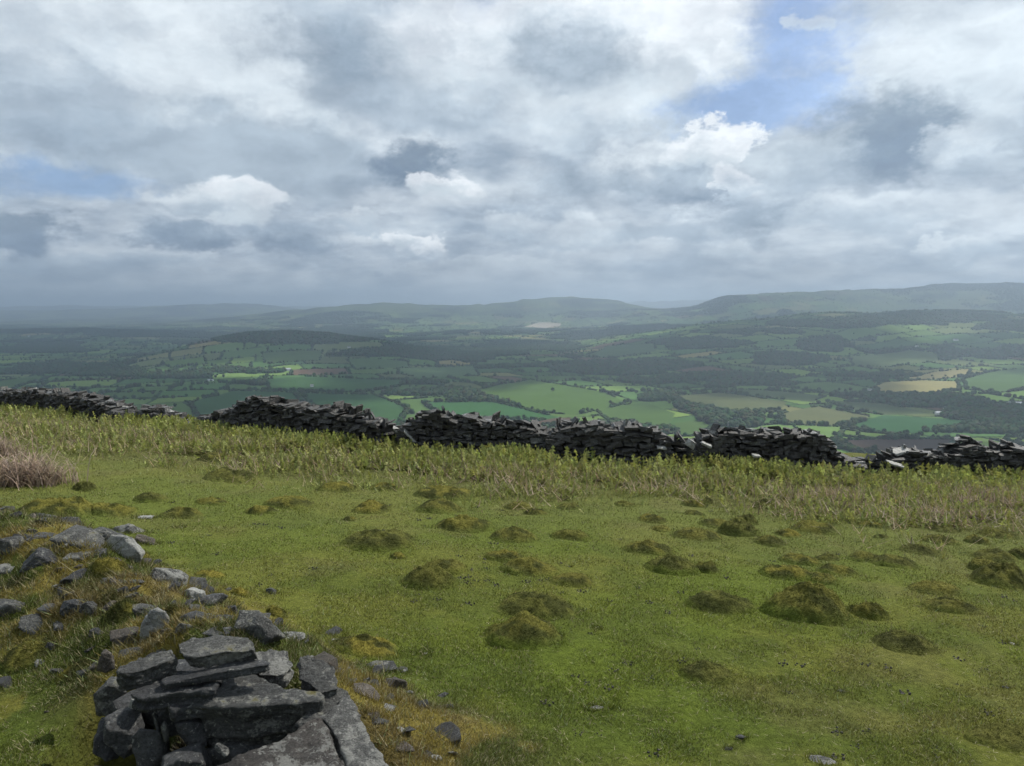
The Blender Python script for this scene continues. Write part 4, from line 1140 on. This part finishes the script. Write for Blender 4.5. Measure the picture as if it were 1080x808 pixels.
# ------------------------------------------------------------------ the ruined dry stone wall
BOX = np.array([[a, b, c] for a in (-1, 1) for b in (-1, 1) for c in (-1, 1)], float) * 0.5
BOXF = np.array([[0, 1, 3, 2], [4, 6, 7, 5], [0, 4, 5, 1], [2, 3, 7, 6], [0, 2, 6, 4], [1, 5, 7, 3]])
class Stones:
    def __init__(s): s.v = []; s.f = []; s.n = 0
    def put(s, c, dims, yaw, pitch=0.0, roll=0.0, jit=0.14):
        v = BOX * (1 + rng.uniform(-jit, jit, BOX.shape)); v = v * np.array(dims)
        R = np.array(Matrix.Rotation(yaw, 3, 'Z') @ Matrix.Rotation(pitch, 3, 'Y') @ Matrix.Rotation(roll, 3, 'X'))
        s.v.append(v @ R.T + np.array(c)); s.f.append(BOXF + s.n); s.n += 8
    def build(s, name, mat, parent, org):
        return add(name, mesh_np(name, np.concatenate(s.v) - np.array(org), np.concatenate(s.f), mat), parent=parent)

def wall_pt(px):
    X, _ = ray(px, 470); y = float(wall_y(X)); return float(X) * y, y

def wall_stretch(top, label, ragged=0.06, pale=0.35, rubble=False, group='stretches of the ruined dry stone wall'):
    pxs = np.arange(top[0][0], top[-1][0] + 0.01, 1.0)
    ty_ = np.interp(pxs, [a for a, b in top], [b for a, b in top])
    P = np.array([wall_pt(p) for p in pxs]); _, Z = ray(pxs, ty_); zt = P[:, 1] * Z
    sl = np.concatenate([[0], np.cumsum(np.hypot(*np.diff(P, axis=0).T))])
    gl = H(P[:, 0], P[:, 1])
    at = lambda q: (np.interp(q, sl, P[:, 0]), np.interp(q, sl, P[:, 1]), np.interp(q, sl, zt), np.interp(q, sl, gl))
    yawf = lambda q: math.atan2(np.interp(q + .1, sl, P[:, 1]) - np.interp(q - .1, sl, P[:, 1]), np.interp(q + .1, sl, P[:, 0]) - np.interp(q - .1, sl, P[:, 0]) + 1e-9)
    mid = at(sl[-1] / 2); org = (mid[0], mid[1], mid[3])
    e = empty('dry_stone_wall' if not rubble else 'fallen_wall_heap', org); tag(e, label, 'stone wall' if not rubble else 'rubble heap', group, 'thing')
    body, cope, pale_b = Stones(), Stones(), Stones()
    z0 = gl.min() - 0.1
    zc = z0
    while zc < zt.max():
        th = rng.uniform(0.03, 0.075)
        for face in (-1, 1):
            q = rng.uniform(-0.2, 0.0)
            while q < sl[-1]:
                ln = rng.uniform(0.07, 0.36) * rng.uniform(0.6, 1)
                x, y, t, g = at(q + ln / 2)
                tt = t + ragged * 1.0 * (2 * n2(np.array([q * 4.1]), np.array([1.0]), 171)[0] - 1)
                if zc + th < tt + 0.01 and zc > g - 0.15:
                    ya = yawf(q + ln / 2); bat = 0.30 - 0.09 * (zc - g)
                    ox = -math.sin(ya) * face * (bat * 0.6 + rng.uniform(-0.06, 0.06)); oy = math.cos(ya) * face * (bat * 0.6 + rng.uniform(-0.03, 0.03))
                    (pale_b if rng.random() < 0.10 else body).put((x + ox, y + oy, zc + th / 2 + 0.09 * (n2(np.array([q * 1.7]), np.array([zc * 2.0]), 177)[0] - 0.5)), (ln * 0.98, bat * 1.1 + 0.08, th * rng.uniform(0.7, 1.5)), ya + rng.uniform(-.3, .3), rng.uniform(-.22, .22), rng.uniform(-.22, .22), 0.24)
                q += ln
        zc += th * 0.95
    q = 0.0
    while q < sl[-1]:
        x, y, t, g = at(q); ya = yawf(q)
        up = rng.random()
        if up < 0.45:      # slates standing on edge
            body_or = cope if rng.random() < pale * 0.6 else body
            hgt = rng.uniform(0.08, 0.24)
            body_or.put((x, y + rng.uniform(-.12, .12), t - 0.02 + hgt * 0.2), (rng.uniform(.02, .055), rng.uniform(.12, .3), hgt), ya + rng.uniform(-.5, .5), rng.uniform(-.7, .7), rng.uniform(-.2, .2))
            q += rng.uniform(0.04, 0.12)
        else:
            s = cope if rng.random() < pale * 0.6 else body
            s.put((x, y + rng.uniform(-.15, .12), t + rng.uniform(-.05, .03)), (rng.uniform(.08, .26), rng.uniform(.15, .32), rng.uniform(.02, .06)), ya + rng.uniform(-.6, .6), rng.uniform(-.35, .35), rng.uniform(-.35, .25))
            q += rng.uniform(0.05, 0.14)
    # tumbled stones along the foot
    for k in range(int(sl[-1] * 4)):
        q = rng.uniform(0, sl[-1]); x, y, t, g = at(q)
        if rng.random() < 0.5 or rubble:
            yy_ = y - rng.uniform(0.3, 0.75)
            body.put((x, yy_, float(H(x, yy_)) + rng.uniform(0, .08)), (rng.uniform(.15, .4), rng.uniform(.12, .3), rng.uniform(.04, .1)), rng.uniform(0, 3), rng.uniform(-.4, .4), rng.uniform(-.4, .4))
    body.build('wall_face', M_WALL, e, org)
    if pale_b.n: pale_b.build('weathered_stones', M_ROCKM, e, org)
    if cope.n: cope.build('coping', M_COPE, e, org)
    return e
wall_stretch([(-75, 408), (-30, 409), (0, 411), (12, 413), (50, 413), (75, 414), (100, 419), (118, 424), (130, 428), (140, 435), (146, 443), (151, 450)], 'longest far left stretch of dark wall with pale coping stones', 0.05, 0.65)
wall_stretch([(149, 446), (156, 432), (166, 430), (176, 433), (186, 438), (192, 444), (200, 448)], 'short broken stump of wall with a slanting flat cap stone', 0.05, 0.4)
wall_stretch([(198, 448), (215, 443), (232, 437), (250, 432), (260, 425), (268, 421), (282, 421), (291, 420), (300, 426), (310, 429), (322, 432), (332, 431), (345, 429), (358, 430), (370, 432), (390, 437), (400, 443), (412, 451)], 'ragged wall stretch with a spiky raised crest left of the middle gap', 0.09, 0.16)
wall_stretch([(427, 452), (436, 442), (445, 437), (455, 433), (468, 436), (480, 439), (500, 440), (530, 444), (560, 448), (574, 454), (583, 459)], 'wall stretch right of the leaning pale slabs with a humped left end', 0.08, 0.2)
wall_stretch([(583, 459), (588, 449), (600, 445), (622, 446), (640, 449), (670, 450), (690, 452), (697, 456), (699, 464)], 'flat topped wall stretch ending in a squared pillar of stones', 0.06, 0.28)
wall_stretch([(736, 464), (742, 458), (752, 454), (765, 452), (790, 454), (820, 457), (842, 456), (856, 456), (865, 459), (870, 469), (876, 477), (884, 483)], 'tall wall stretch with bright wet coping between two gaps', 0.07, 0.5)
wall_stretch([(926, 487), (936, 480), (945, 478), (955, 474), (970, 478), (990, 476), (1004, 478), (1009, 469), (1018, 464), (1030, 466), (1036, 473), (1052, 472), (1062, 469), (1075, 475), (1090, 476), (1150, 482)], 'right hand wall stretch with a high block of stones and bright slates', 0.07, 0.6)
wall_stretch([(698, 468), (706, 464), (716, 462), (724, 466), (737, 468)], 'low heap of pale fallen slates in the gap right of the squared pillar', 0.06, 0.9, True)
wall_stretch([(884, 485), (900, 486), (912, 485), (927, 488)], 'lowest strip of pale fallen slates in the right hand gap', 0.04, 0.95, True)

def fallen(px, py, y_off, dims, yaw, pitch, roll, label, mat=M_PALE):
    x, y = wall_pt(px); y += y_off
    X, Z = ray(px, py); x, z = float(X) * y, float(Z) * y
    s = Stones(); s.put((0, 0, 0), tuple(v * 0.68 for v in dims), yaw, pitch, roll, 0.2)
    V = np.concatenate(s.v)
    bm = hull([tuple(v) for v in V])
    o = finish_rock('fallen_slate', bm, max(dims) / 40, 0.012, int(px) % 97, mat, (x, y, z)); tag(o, label, 'slate', 'slates fallen from the wall')
fallen(169, 447, -0.5, (0.22, 0.2, 0.26), 0.3, 0.5, 0.3, 'pale pointed stone standing in front of the broken wall stump')
fallen(176, 433, 0.0, (0.55, 0.35, 0.09), 0.1, 0.5, 0.1, 'flat slanting cap stone on the broken wall stump', M_COPE)
fallen(421, 455, -0.25, (0.42, 0.22, 0.06), 0.1, 0.55, 0.3, 'upper pale slate sliding down beside the middle gap')
fallen(433, 460, -0.35, (0.50, 0.2, 0.06), 0.1, 0.75, 0.3, 'long pale slate leaning down in the middle gap')
fallen(437, 456, -0.25, (0.34, 0.2, 0.05), 0.2, 1.1, 0.2, 'steep pale slate right of the long leaning one', M_COPE)
fallen(698, 472, -0.35, (0.26, 0.2, 0.06), 0.1, 0.1, 0.3, 'white slate at the foot of the squared pillar')
fallen(729, 468, -0.4, (0.2, 0.2, 0.2), 0.4, 0.4, 0.3, 'pale squarish stone in the rubble gap')
fallen(745, 469, -0.5, (0.3, 0.16, 0.07), 0.1, 0.4, 0.3, 'small white slate at the right end of the rubble gap')
fallen(798, 481, -0.6, (0.22, 0.16, 0.06), 0.1, 0.1, 0.2, 'single white slate in the bracken below the tall wall stretch')
fallen(945, 490, -0.5, (0.5, 0.22, 0.06), 0.0, 0.3, 0.3, 'long white slate at the foot of the right hand wall')
fallen(949, 476, -0.1, (0.5, 0.3, 0.08), 0.2, -0.2, 0.3, 'bright pale slate crowning the left end of the right hand wall')
fallen(1030, 467, 0.0, (0.4, 0.3, 0.06), 0.1, 0.6, 0.2, 'bright slanting slate on the high block of the right hand wall', M_COPE)

# ------------------------------------------------------------------ grass of the turf
NG = 700000
inv = rng.uniform(1 / 15.5, 1 / 1.9, NG); by_ = 1 / inv; bx_ = (by_ * 0.80 + 1.0) * rng.uniform(-1, 1, NG)
dens = fbm(bx_ / 0.25, by_ / 0.25, 3, 131)
k = dens + 0.25 * rng.random(NG) > 0.50
bx_, by_, dens = bx_[k], by_[k], dens[k]
extra = np.zeros(len(bx_))
for rx_, ry_, rw_, rd_ in ROCK_FEET:
    nn = int(260 * min(rw_ / 0.25, 2.0)); aa = rng.uniform(0, 2 * PI, nn); q = rng.uniform(0.85, 1.45, nn)
    bx_ = np.concatenate([bx_, rx_ + np.cos(aa) * q * rw_ * 0.5]); by_ = np.concatenate([by_, ry_ + np.sin(aa) * q * rd_ * 0.5]); dens = np.concatenate([dens, np.full(nn, 0.6)]); extra = np.concatenate([extra, np.full(nn, 1.0)])
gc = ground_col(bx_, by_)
d_, v_ = bank_mask(bx_, by_)
hg = rng.uniform(0.005, 0.0145, len(bx_)) * (0.7 + 1.0 * dens) * (1 + 0.05 * by_) * np.where(d_ < 0.6, 1.35, 1.0) * (1 + extra * 0.9) * np.where(rng.random(len(bx_)) < 0.05, 1.9, 1.0)
br_ = rng.random((len(bx_), 1)); pick = rng.random(len(bx_))
cc = gc * np.array([1.06, 1.0, 0.95]) * (0.74 + 0.72 * br_ ** 1.3)
dry = pick < np.where(d_ < 0.8, 0.22, 0.085); cc[dry] = np.array([0.235, 0.205, 0.115]) * (0.5 + 0.8 * rng.random((dry.sum(), 1)))
pale = (pick > 0.95); cc[pale] = np.array([0.19, 0.24, 0.10]) * (0.7 + 0.6 * rng.random((pale.sum(), 1)))
# straw and dead blades lying flat
ns = 16000; sy_ = 1 / rng.uniform(1 / 14, 1 / 1.9, ns); sx_ = (sy_ * 0.8 + 1.0) * rng.uniform(-1, 1, ns)
sv, sf, sc = blades(sx_, sy_, H(sx_, sy_) + 0.006 + 0.0006 * sy_, np.full(ns, 0.004), 0.0012 + 0.0006 * sy_, np.array([0.30, 0.265, 0.16]) * rng.uniform(0.45, 1.2, (ns, 1)), 10.0)
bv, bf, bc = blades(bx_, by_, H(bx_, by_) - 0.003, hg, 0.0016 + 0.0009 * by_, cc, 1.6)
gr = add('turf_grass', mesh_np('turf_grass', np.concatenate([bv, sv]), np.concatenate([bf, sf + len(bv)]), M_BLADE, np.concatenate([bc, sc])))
tag(gr, 'short sheep grazed grass covering the hillside', 'grass', kind='stuff')

# ------------------------------------------------------------------ sun, sky, air, camera
SUN_EL, SUN_AZ = math.radians(48), math.radians(52)      # azimuth from the view direction (+Y) towards +X
sd_ = Vector((math.sin(SUN_AZ) * math.cos(SUN_EL), math.cos(SUN_AZ) * math.cos(SUN_EL), math.sin(SUN_EL)))
L = bpy.data.lights.new('sun', 'SUN'); L.energy = 4.8; L.angle = math.radians(0.6); L.color = (1.0, 0.955, 0.88)
so = bpy.data.objects.new('sun', L); COL.objects.link(so); so.rotation_euler = (-sd_).to_track_quat('-Z', 'Y').to_euler(); so.location = (30, 30, 60)

W = bpy.data.worlds.new('World'); scene.world = W; W.use_nodes = True
nt = W.node_tree; nt.nodes.clear(); LK = nt.links.new
wout = nt.nodes.new('ShaderNodeOutputWorld'); bg = nt.nodes.new('ShaderNodeBackground'); LK(bg.outputs[0], wout.inputs[0])
SKY_S = 0.1; bg.inputs['Strength'].default_value = SKY_S
sky = N(nt, 'ShaderNodeTexSky', sky_type='NISHITA', sun_disc=False); sky.sun_elevation = SUN_EL; sky.sun_rotation = SUN_AZ; sky.air_density = 1.0; sky.dust_density = 1.2; sky.altitude = 300

class S:
    """A value socket with arithmetic."""
    def __init__(s, k): s.k = k
    @staticmethod
    def op(o, a, b=None, c=None):
        m = N(nt, 'ShaderNodeMath', operation=o)
        for i, v in enumerate((a, b, c)):
            if v is None: continue
            if isinstance(v, S): LK(v.k, m.inputs[i])
            else: m.inputs[i].default_value = v
        return S(m.outputs[0])
    def __add__(s, o): return S.op('ADD', s, o)
    def __radd__(s, o): return S.op('ADD', s, o)
    def __sub__(s, o): return S.op('SUBTRACT', s, o)
    def __rsub__(s, o): return S.op('SUBTRACT', o, s)
    def __mul__(s, o): return S.op('MULTIPLY', s, o)
    def __rmul__(s, o): return S.op('MULTIPLY', s, o)
    def __truediv__(s, o): return S.op('DIVIDE', s, o)
def smooth(x, a, b, lo=0.0, hi=1.0):
    m = N(nt, 'ShaderNodeMapRange', interpolation_type='SMOOTHSTEP', clamp=True); LK(x.k, m.inputs[0])
    for i, v in zip((1, 2, 3, 4), (a, b, lo, hi)): m.inputs[i].default_value = v
    return S(m.outputs[0])
def comb(x, y, z=0.0):
    m = N(nt, 'ShaderNodeCombineXYZ')
    for i, v in enumerate((x, y, z)):
        if isinstance(v, S): LK(v.k, m.inputs[i])
        else: m.inputs[i].default_value = v
    return m.outputs[0]
def sep(v):
    m = N(nt, 'ShaderNodeSeparateXYZ'); LK(v, m.inputs[0]); return [S(o) for o in m.outputs]
def nz(v, scale, detail, rough=0.55, w=None):
    n = N(nt, 'ShaderNodeTexNoise'); n.inputs['Scale'].default_value = scale; n.inputs['Detail'].default_value = detail; n.inputs['Roughness'].default_value = rough
    LK(v, n.inputs['Vector']); return n.outputs[w or 'Color']

tc = N(nt, 'ShaderNodeTexCoord'); dx, dy, dz = sep(tc.outputs['Generated'])
az = S.op('ARCTAN2', dx, dy); el = S.op('ARCSINE', dz)
P0 = comb(az, el * 1.5, 0.0)
def shift(v, o):
    m = N(nt, 'ShaderNodeVectorMath', operation='ADD'); LK(v, m.inputs[0]); m.inputs[1].default_value = o; return m.outputs[0]
nA = sep(nz(shift(P0, (3.1, 1.7, 0.4)), 5.0, 2, 0.5)); nB = sep(nz(shift(P0, (7.7, 4.2, 1.1)), 15.0, 7, 0.64)); nC = sep(nz(shift(P0, (1.3, 9.2, 2.4)), 42.0, 4, 0.62))
waz = az + (nA[0] - 0.5) * 0.15 + (nB[0] - 0.5) * 0.13 + (nC[0] - 0.5) * 0.016
wel = el + (nA[1] - 0.5) * 0.07 + (nB[1] - 0.5) * 0.07 + (nC[1] - 0.5) * 0.012
wv = comb(waz, wel)
# base deck, seen in perspective: streaky near the horizon
den = S.op('MAXIMUM', dz, 0.0) + 0.24
deck = comb(dx / den, dy / den)
d1 = S(nz(deck, 1.9, 7, 0.58, 'Fac')); d2 = S(nz(shift(deck, (4, 2, 7)), 5.5, 5, 0.6, 'Fac'))
cov = d1 * 0.65 + d2 * 0.35

def col(c):
    r = N(nt, 'ShaderNodeRGB'); r.outputs[0].default_value = (*[v / SKY_S for v in c], 1); return r.outputs[0]
def srgb(r, g, b):
    f = lambda v: (v / 255 / 12.92) if v / 255 <= 0.04045 else ((v / 255 + 0.055) / 1.055) ** 2.4
    return (f(r), f(g), f(b))
def mix(fac, a, b):
    m = N(nt, 'ShaderNodeMix', data_type='RGBA'); LK(fac.k if isinstance(fac, S) else fac, m.inputs[0]); LK(a, m.inputs[6]); LK(b, m.inputs[7]); return m.outputs[2]

cur = mix(smooth(cov, 0.36, 0.62), col(srgb(153, 169, 186)), col(srgb(207, 216, 224)))

def azel(px, py):
    X, Z = ray(px, py); return math.atan(float(X)), math.atan(float(Z) / math.hypot(1, float(X)))
TONES = {'w': (215, 224, 231), 'W': (236, 241, 246), 'l': (196, 208, 217), 'm': (172, 187, 201), 'g': (146, 163, 180), 'd': (124, 141, 159), 's': (111, 130, 153)}
_tone = {k: col(srgb(*v)) for k, v in TONES.items()}
def layer(px, py, rx, ry, top, bot, soft=0.5, op=1.0, rag=0.6, lit=0.9):
    """A cloud: ellipse on the sky (photo pixels) with a ragged rim, tone top above and bot below."""
    global cur
    a, e = azel(px, py); k = math.cos(a) / FOC
    sx, sy = 1 / (rx * k * 1.05), FOC / ry
    q = N(nt, 'ShaderNodeVectorMath', operation='MULTIPLY_ADD'); LK(wv, q.inputs[0]); q.inputs[1].default_value = (sx, sy, 0); q.inputs[2].default_value = (-a * sx, -e * sy, 0)
    ln = N(nt, 'ShaderNodeVectorMath', operation='LENGTH'); LK(q.outputs[0], ln.inputs[0])
    mask = smooth(S.op('MULTIPLY_ADD', RAG, rag, S(ln.outputs['Value'])), 1.0 + soft * 0.25, 1.0 - soft, 0.0, op)
    if bot is None:
        cur = mix(mask, cur, top); return
    if bot == top:
        cur = mix(mask, cur, _tone[top]); return
    t = smooth(sep(q.outputs[0])[1] + TON, -lit, lit)
    cur = mix(mask, cur, mix(t, _tone[bot], _tone[top]))
RAG = (nB[2] - 0.5) + (nC[2] - 0.5) * 0.5
TON = (nB[1] - 0.5) * 1.6 + (nC[0] - 0.5) * 0.8
# open sky
_h = N(nt, 'ShaderNodeValue'); _h.outputs[0].default_value = 0.45
BLUE = mix(_h.outputs[0], sky.outputs[0], col(srgb(112, 148, 204)))
for a in [
 (845, 30, 75, 60, 'BLUE', 0, 0.9, 1.0), (85, 188, 75, 20, 'BLUE', 0, 0.9, 0.9), (500, -4, 40, 14, 'BLUE', 0, .9, .7),
 (110, 70, 190, 105, 'w', 'm', 0.7, 0.9), (60, 115, 120, 40, 'm', 'g', 0.8, 0.6), (255, 120, 120, 90, 'w', 'l', 0.6, 0.85), (250, 165, 180, 45, 'g', 'g', 0.8, 0.65),
 (480, 40, 110, 60, 'W', 'l', 0.8, 0.7), (350, 60, 70, 50, 'g', 'd', 0.9, 0.85), (450, 112, 140, 30, 'm', 'g', 0.9, 0.7),
 (650, 50, 150, 95, 'W', 'l', 0.6, 0.95), (600, 60, 85, 55, 'm', 'd', 0.9, 0.85), (725, 45, 70, 50, 'W', 'w', 0.8, 0.85), (600, 130, 90, 35, 'w', 'm', 0.7, 0.7),
 (1030, 85, 110, 85, 'w', 'l', 0.9, 0.8),
 (790, 112, 105, 34, 'BLUE', 0, 0.7, 1.0), (838, 40, 50, 60, 'BLUE', 0, 0.9, 0.85), (870, 20, 26, 12, 'w', 'l', 0.6, 0.6), (75, 190, 85, 17, 'BLUE', 0, 0.8, 0.85),
 (925, 155, 95, 44, 'd', 's', 0.6, 1.0), (1015, 160, 42, 24, 'w', 'm', 0.7, 0.7), (845, 178, 50, 34, 'l', 'g', 0.7, 0.6),
 (705, 180, 85, 32, 'w', 'g', 0.4, 0.85), (755, 160, 48, 30, 'W', 'l', 0.25, 1.0), (735, 202, 60, 24, 'm', 's', 0.6, 0.9), (786, 196, 22, 20, 'W', 'm', 0.4, 0.7), (600, 192, 90, 26, 'm', 'd', 0.8, 0.7),
 (440, 172, 40, 28, 'd', 's', 0.6, 0.9), (462, 194, 34, 14, 'W', 'l', 0.4, 0.85), (385, 228, 24, 16, 'w', 'm', 0.3, 0.8), (250, 218, 64, 28, 'w', 'l', 0.5, 0.95), (262, 206, 38, 14, 'W', 'w', 0.5, 0.8), (200, 222, 40, 16, 'w', 'm', 0.4, 0.8),
 (30, 245, 50, 26, 'd', 's', 0.45, 0.9), (185, 254, 60, 14, 'g', 's', 0.5, 0.9), (310, 258, 60, 18, 'g', 's', 0.7, 0.85),
 (445, 258, 40, 12, 'W', 'm', 0.3, 0.85), (415, 250, 16, 9, 'W', 'l', 0.3, 0.8), (600, 250, 50, 22, 'w', 'm', 0.5, 0.75), (535, 238, 40, 18, 'w', 'm', 0.5, 0.7), (690, 250, 70, 14, 'm', 'g', 0.7, 0.7), (830, 235, 50, 20, 'g', 'd', 0.6, 0.75), (920, 225, 90, 16, 'w', 'm', 0.6, 0.7),
 (1000, 264, 44, 12, 'w', 'm', 0.4, 0.85), (780, 267, 50, 9, 'w', 'l', 0.6, 0.6), (500, 278, 110, 7, 'w', 'l', 0.6, 0.55), (90, 280, 120, 10, 'm', 'g', 0.8, 0.6),
]:
    if a[4] == 'BLUE': layer(a[0], a[1], a[2], a[3], BLUE, None, a[6], a[7], 1.0)
    else: layer(a[0], a[1], a[2], a[3], a[4], a[5], a[6] * (0.95 if a[5] in 'ds' else 0.68), min(1.0, a[7] * 1.08), 0.8)

# relief: the side of each billow turned to the sun is brighter
d1b = S(nz(shift(deck, (0.075, 0.10, 0.0)), 1.9, 7, 0.58, 'Fac'))
PR = comb(waz * 1.0, wel * 1.7, 0.7)
r0 = S(nz(PR, 8.0, 6, 0.54, 'Fac')); r1 = S(nz(shift(PR, (0.018, 0.030, 0.0)), 8.0, 6, 0.54, 'Fac'))
rel = (d1 - d1b) * 1.0 + (r0 - r1) * 0.95
rel = smooth(rel, -0.34, 0.34, -0.20, 0.20)
gmul = comb(rel * 1.08 + 1.0, rel * 1.02 + 1.0, rel * 0.9 + 1.0)
mm2 = N(nt, 'ShaderNodeMix', data_type='RGBA', blend_type='MULTIPLY'); mm2.inputs[0].default_value = 1.0
LK(cur, mm2.inputs[6]); LK(gmul, mm2.inputs[7]); cur = mm2.outputs[2]
# haze band low over the horizon
hb = S.op('POWER', 2.718, S.op('MAXIMUM', el, 0.0) * -26.0) * 0.85
cur = mix(hb, cur, col(srgb(180, 198, 216)))
LK(cur, bg.inputs['Color'])
W.cycles.sampling_method = 'MANUAL'; W.cycles.sample_map_resolution = 512

# cloud lumps added out of view to shade the valley, omitted over lit fields
LIT_PX = [(600, 420, 108, 24), (690, 440, 50, 14), (8, 406, 52, 11), (195, 381, 34, 5), (465, 390, 50, 7), (720, 415, 60, 9), (840, 434, 105, 17), (965, 405, 58, 14), (1055, 403, 46, 13),
          (585, 344, 90, 7), (945, 379, 60, 9), (995, 449, 70, 7), (735, 456, 40, 9), (890, 477, 40, 12), (660, 368, 44, 6), (720, 340, 60, 6), (300, 376, 50, 4), (90, 378, 60, 3), (850, 332, 90, 3), (80, 358, 60, 3), (420, 352, 60, 4), (505, 430, 60, 9), (400, 382, 60, 4), (640, 452, 60, 7)]
nC_ = 5200
qy = np.exp(rng.uniform(math.log(1000), math.log(7000), nC_)); qx = qy * rng.uniform(-0.86, 0.86, nC_); qz = H0(qx, qy); qpx, qpy = to_px(qx, qy, qz)
kk_ = fbm(qx / 900, qy / 700, 3, 201) > 0.43
for cx, cy, rx, ry in LIT_PX: kk_ &= ((qpx - cx) / rx) ** 2 + ((qpy - cy) / ry) ** 2 > 1.0
qx, qy, qz = qx[kk_], qy[kk_], qz[kk_]
alt = 6500 + rng.uniform(-120, 120, len(qx)); off = (alt - qz) / math.tan(SUN_EL)
qP = np.stack([qx + off * math.sin(SUN_AZ), qy + off * math.cos(SUN_AZ), alt], 1)
rw = qy * 0.085 * rng.uniform(0.6, 1.15, len(qx))
cv, cf, _c = clumps(qP, rw * 0.5, rw * 2, np.ones((len(qx), 3)), False)
mc, ct, cout = mat_new('cloud')
t1 = ct.nodes.new('ShaderNodeBsdfTransparent'); t2 = ct.nodes.new('ShaderNodeBsdfTranslucent'); t2.inputs[0].default_value = (0.9, 0.9, 0.9, 1); mm_ = ct.nodes.new('ShaderNodeMixShader'); mm_.inputs[0].default_value = 0.4
ct.links.new(t1.outputs[0], mm_.inputs[1]); ct.links.new(t2.outputs[0], mm_.inputs[2]); ct.links.new(mm_.outputs[0], cout.inputs['Surface'])
cl = add('shade_clouds', mesh_np('shade_clouds', cv, cf, mc, None, True)); tag(cl, 'unseen cloud lumps added overhead to shade the valley', 'shade_casters', kind='stuff')

# the air of the valley
zlo = float(min(lz.min(), gz.min())) - 1.0; zhi = float(max(lz.max(), gz.max())) + 25.0
bm = bmesh.new(); bmesh.ops.create_cube(bm, size=1.0)
for v in bm.verts:
    v.co.x *= 54000; v.co.y *= 54000; v.co.z = zlo if v.co.z < 0 else zhi
me = bpy.data.meshes.new('haze'); bm.to_mesh(me); bm.free()
mh = bpy.data.materials.new('haze'); mh.use_nodes = True; mh.node_tree.nodes.clear()
o_ = mh.node_tree.nodes.new('ShaderNodeOutputMaterial'); pv = mh.node_tree.nodes.new('ShaderNodeVolumePrincipled')
pv.inputs['Color'].default_value = (0.67, 0.83, 1.0, 1); pv.inputs['Density'].default_value = 1.25e-4; pv.inputs['Anisotropy'].default_value = 0.5
mh.node_tree.links.new(pv.outputs[0], o_.inputs['Volume'])
me.materials.append(mh); hz = add('haze', me); tag(hz, kind='stuff')

cam = bpy.data.cameras.new('camera'); co_ = bpy.data.objects.new('camera', cam); COL.objects.link(co_)
cam.sensor_width = 36.0; cam.lens = 36.0 * FOC / 1080.0; cam.clip_start = 0.05; cam.clip_end = 60000
co_.location = (0, 0, 0); co_.rotation_euler = (PI / 2 - PITCH, 0, 0); scene.camera = co_

scene.render.engine = 'CYCLES'
scene.cycles.use_denoising = True; scene.cycles.use_adaptive_sampling = True; scene.cycles.adaptive_threshold = 0.03
scene.cycles.max_bounces = 5; scene.cycles.diffuse_bounces = 1; scene.cycles.transmission_bounces = 3; scene.cycles.volume_bounces = 0
scene.view_settings.view_transform = 'Standard'; scene.view_settings.look = 'None'; scene.view_settings.gamma = 1.0; scene.view_settings.exposure = 0.18; scene.view_settings.use_curve_mapping = False
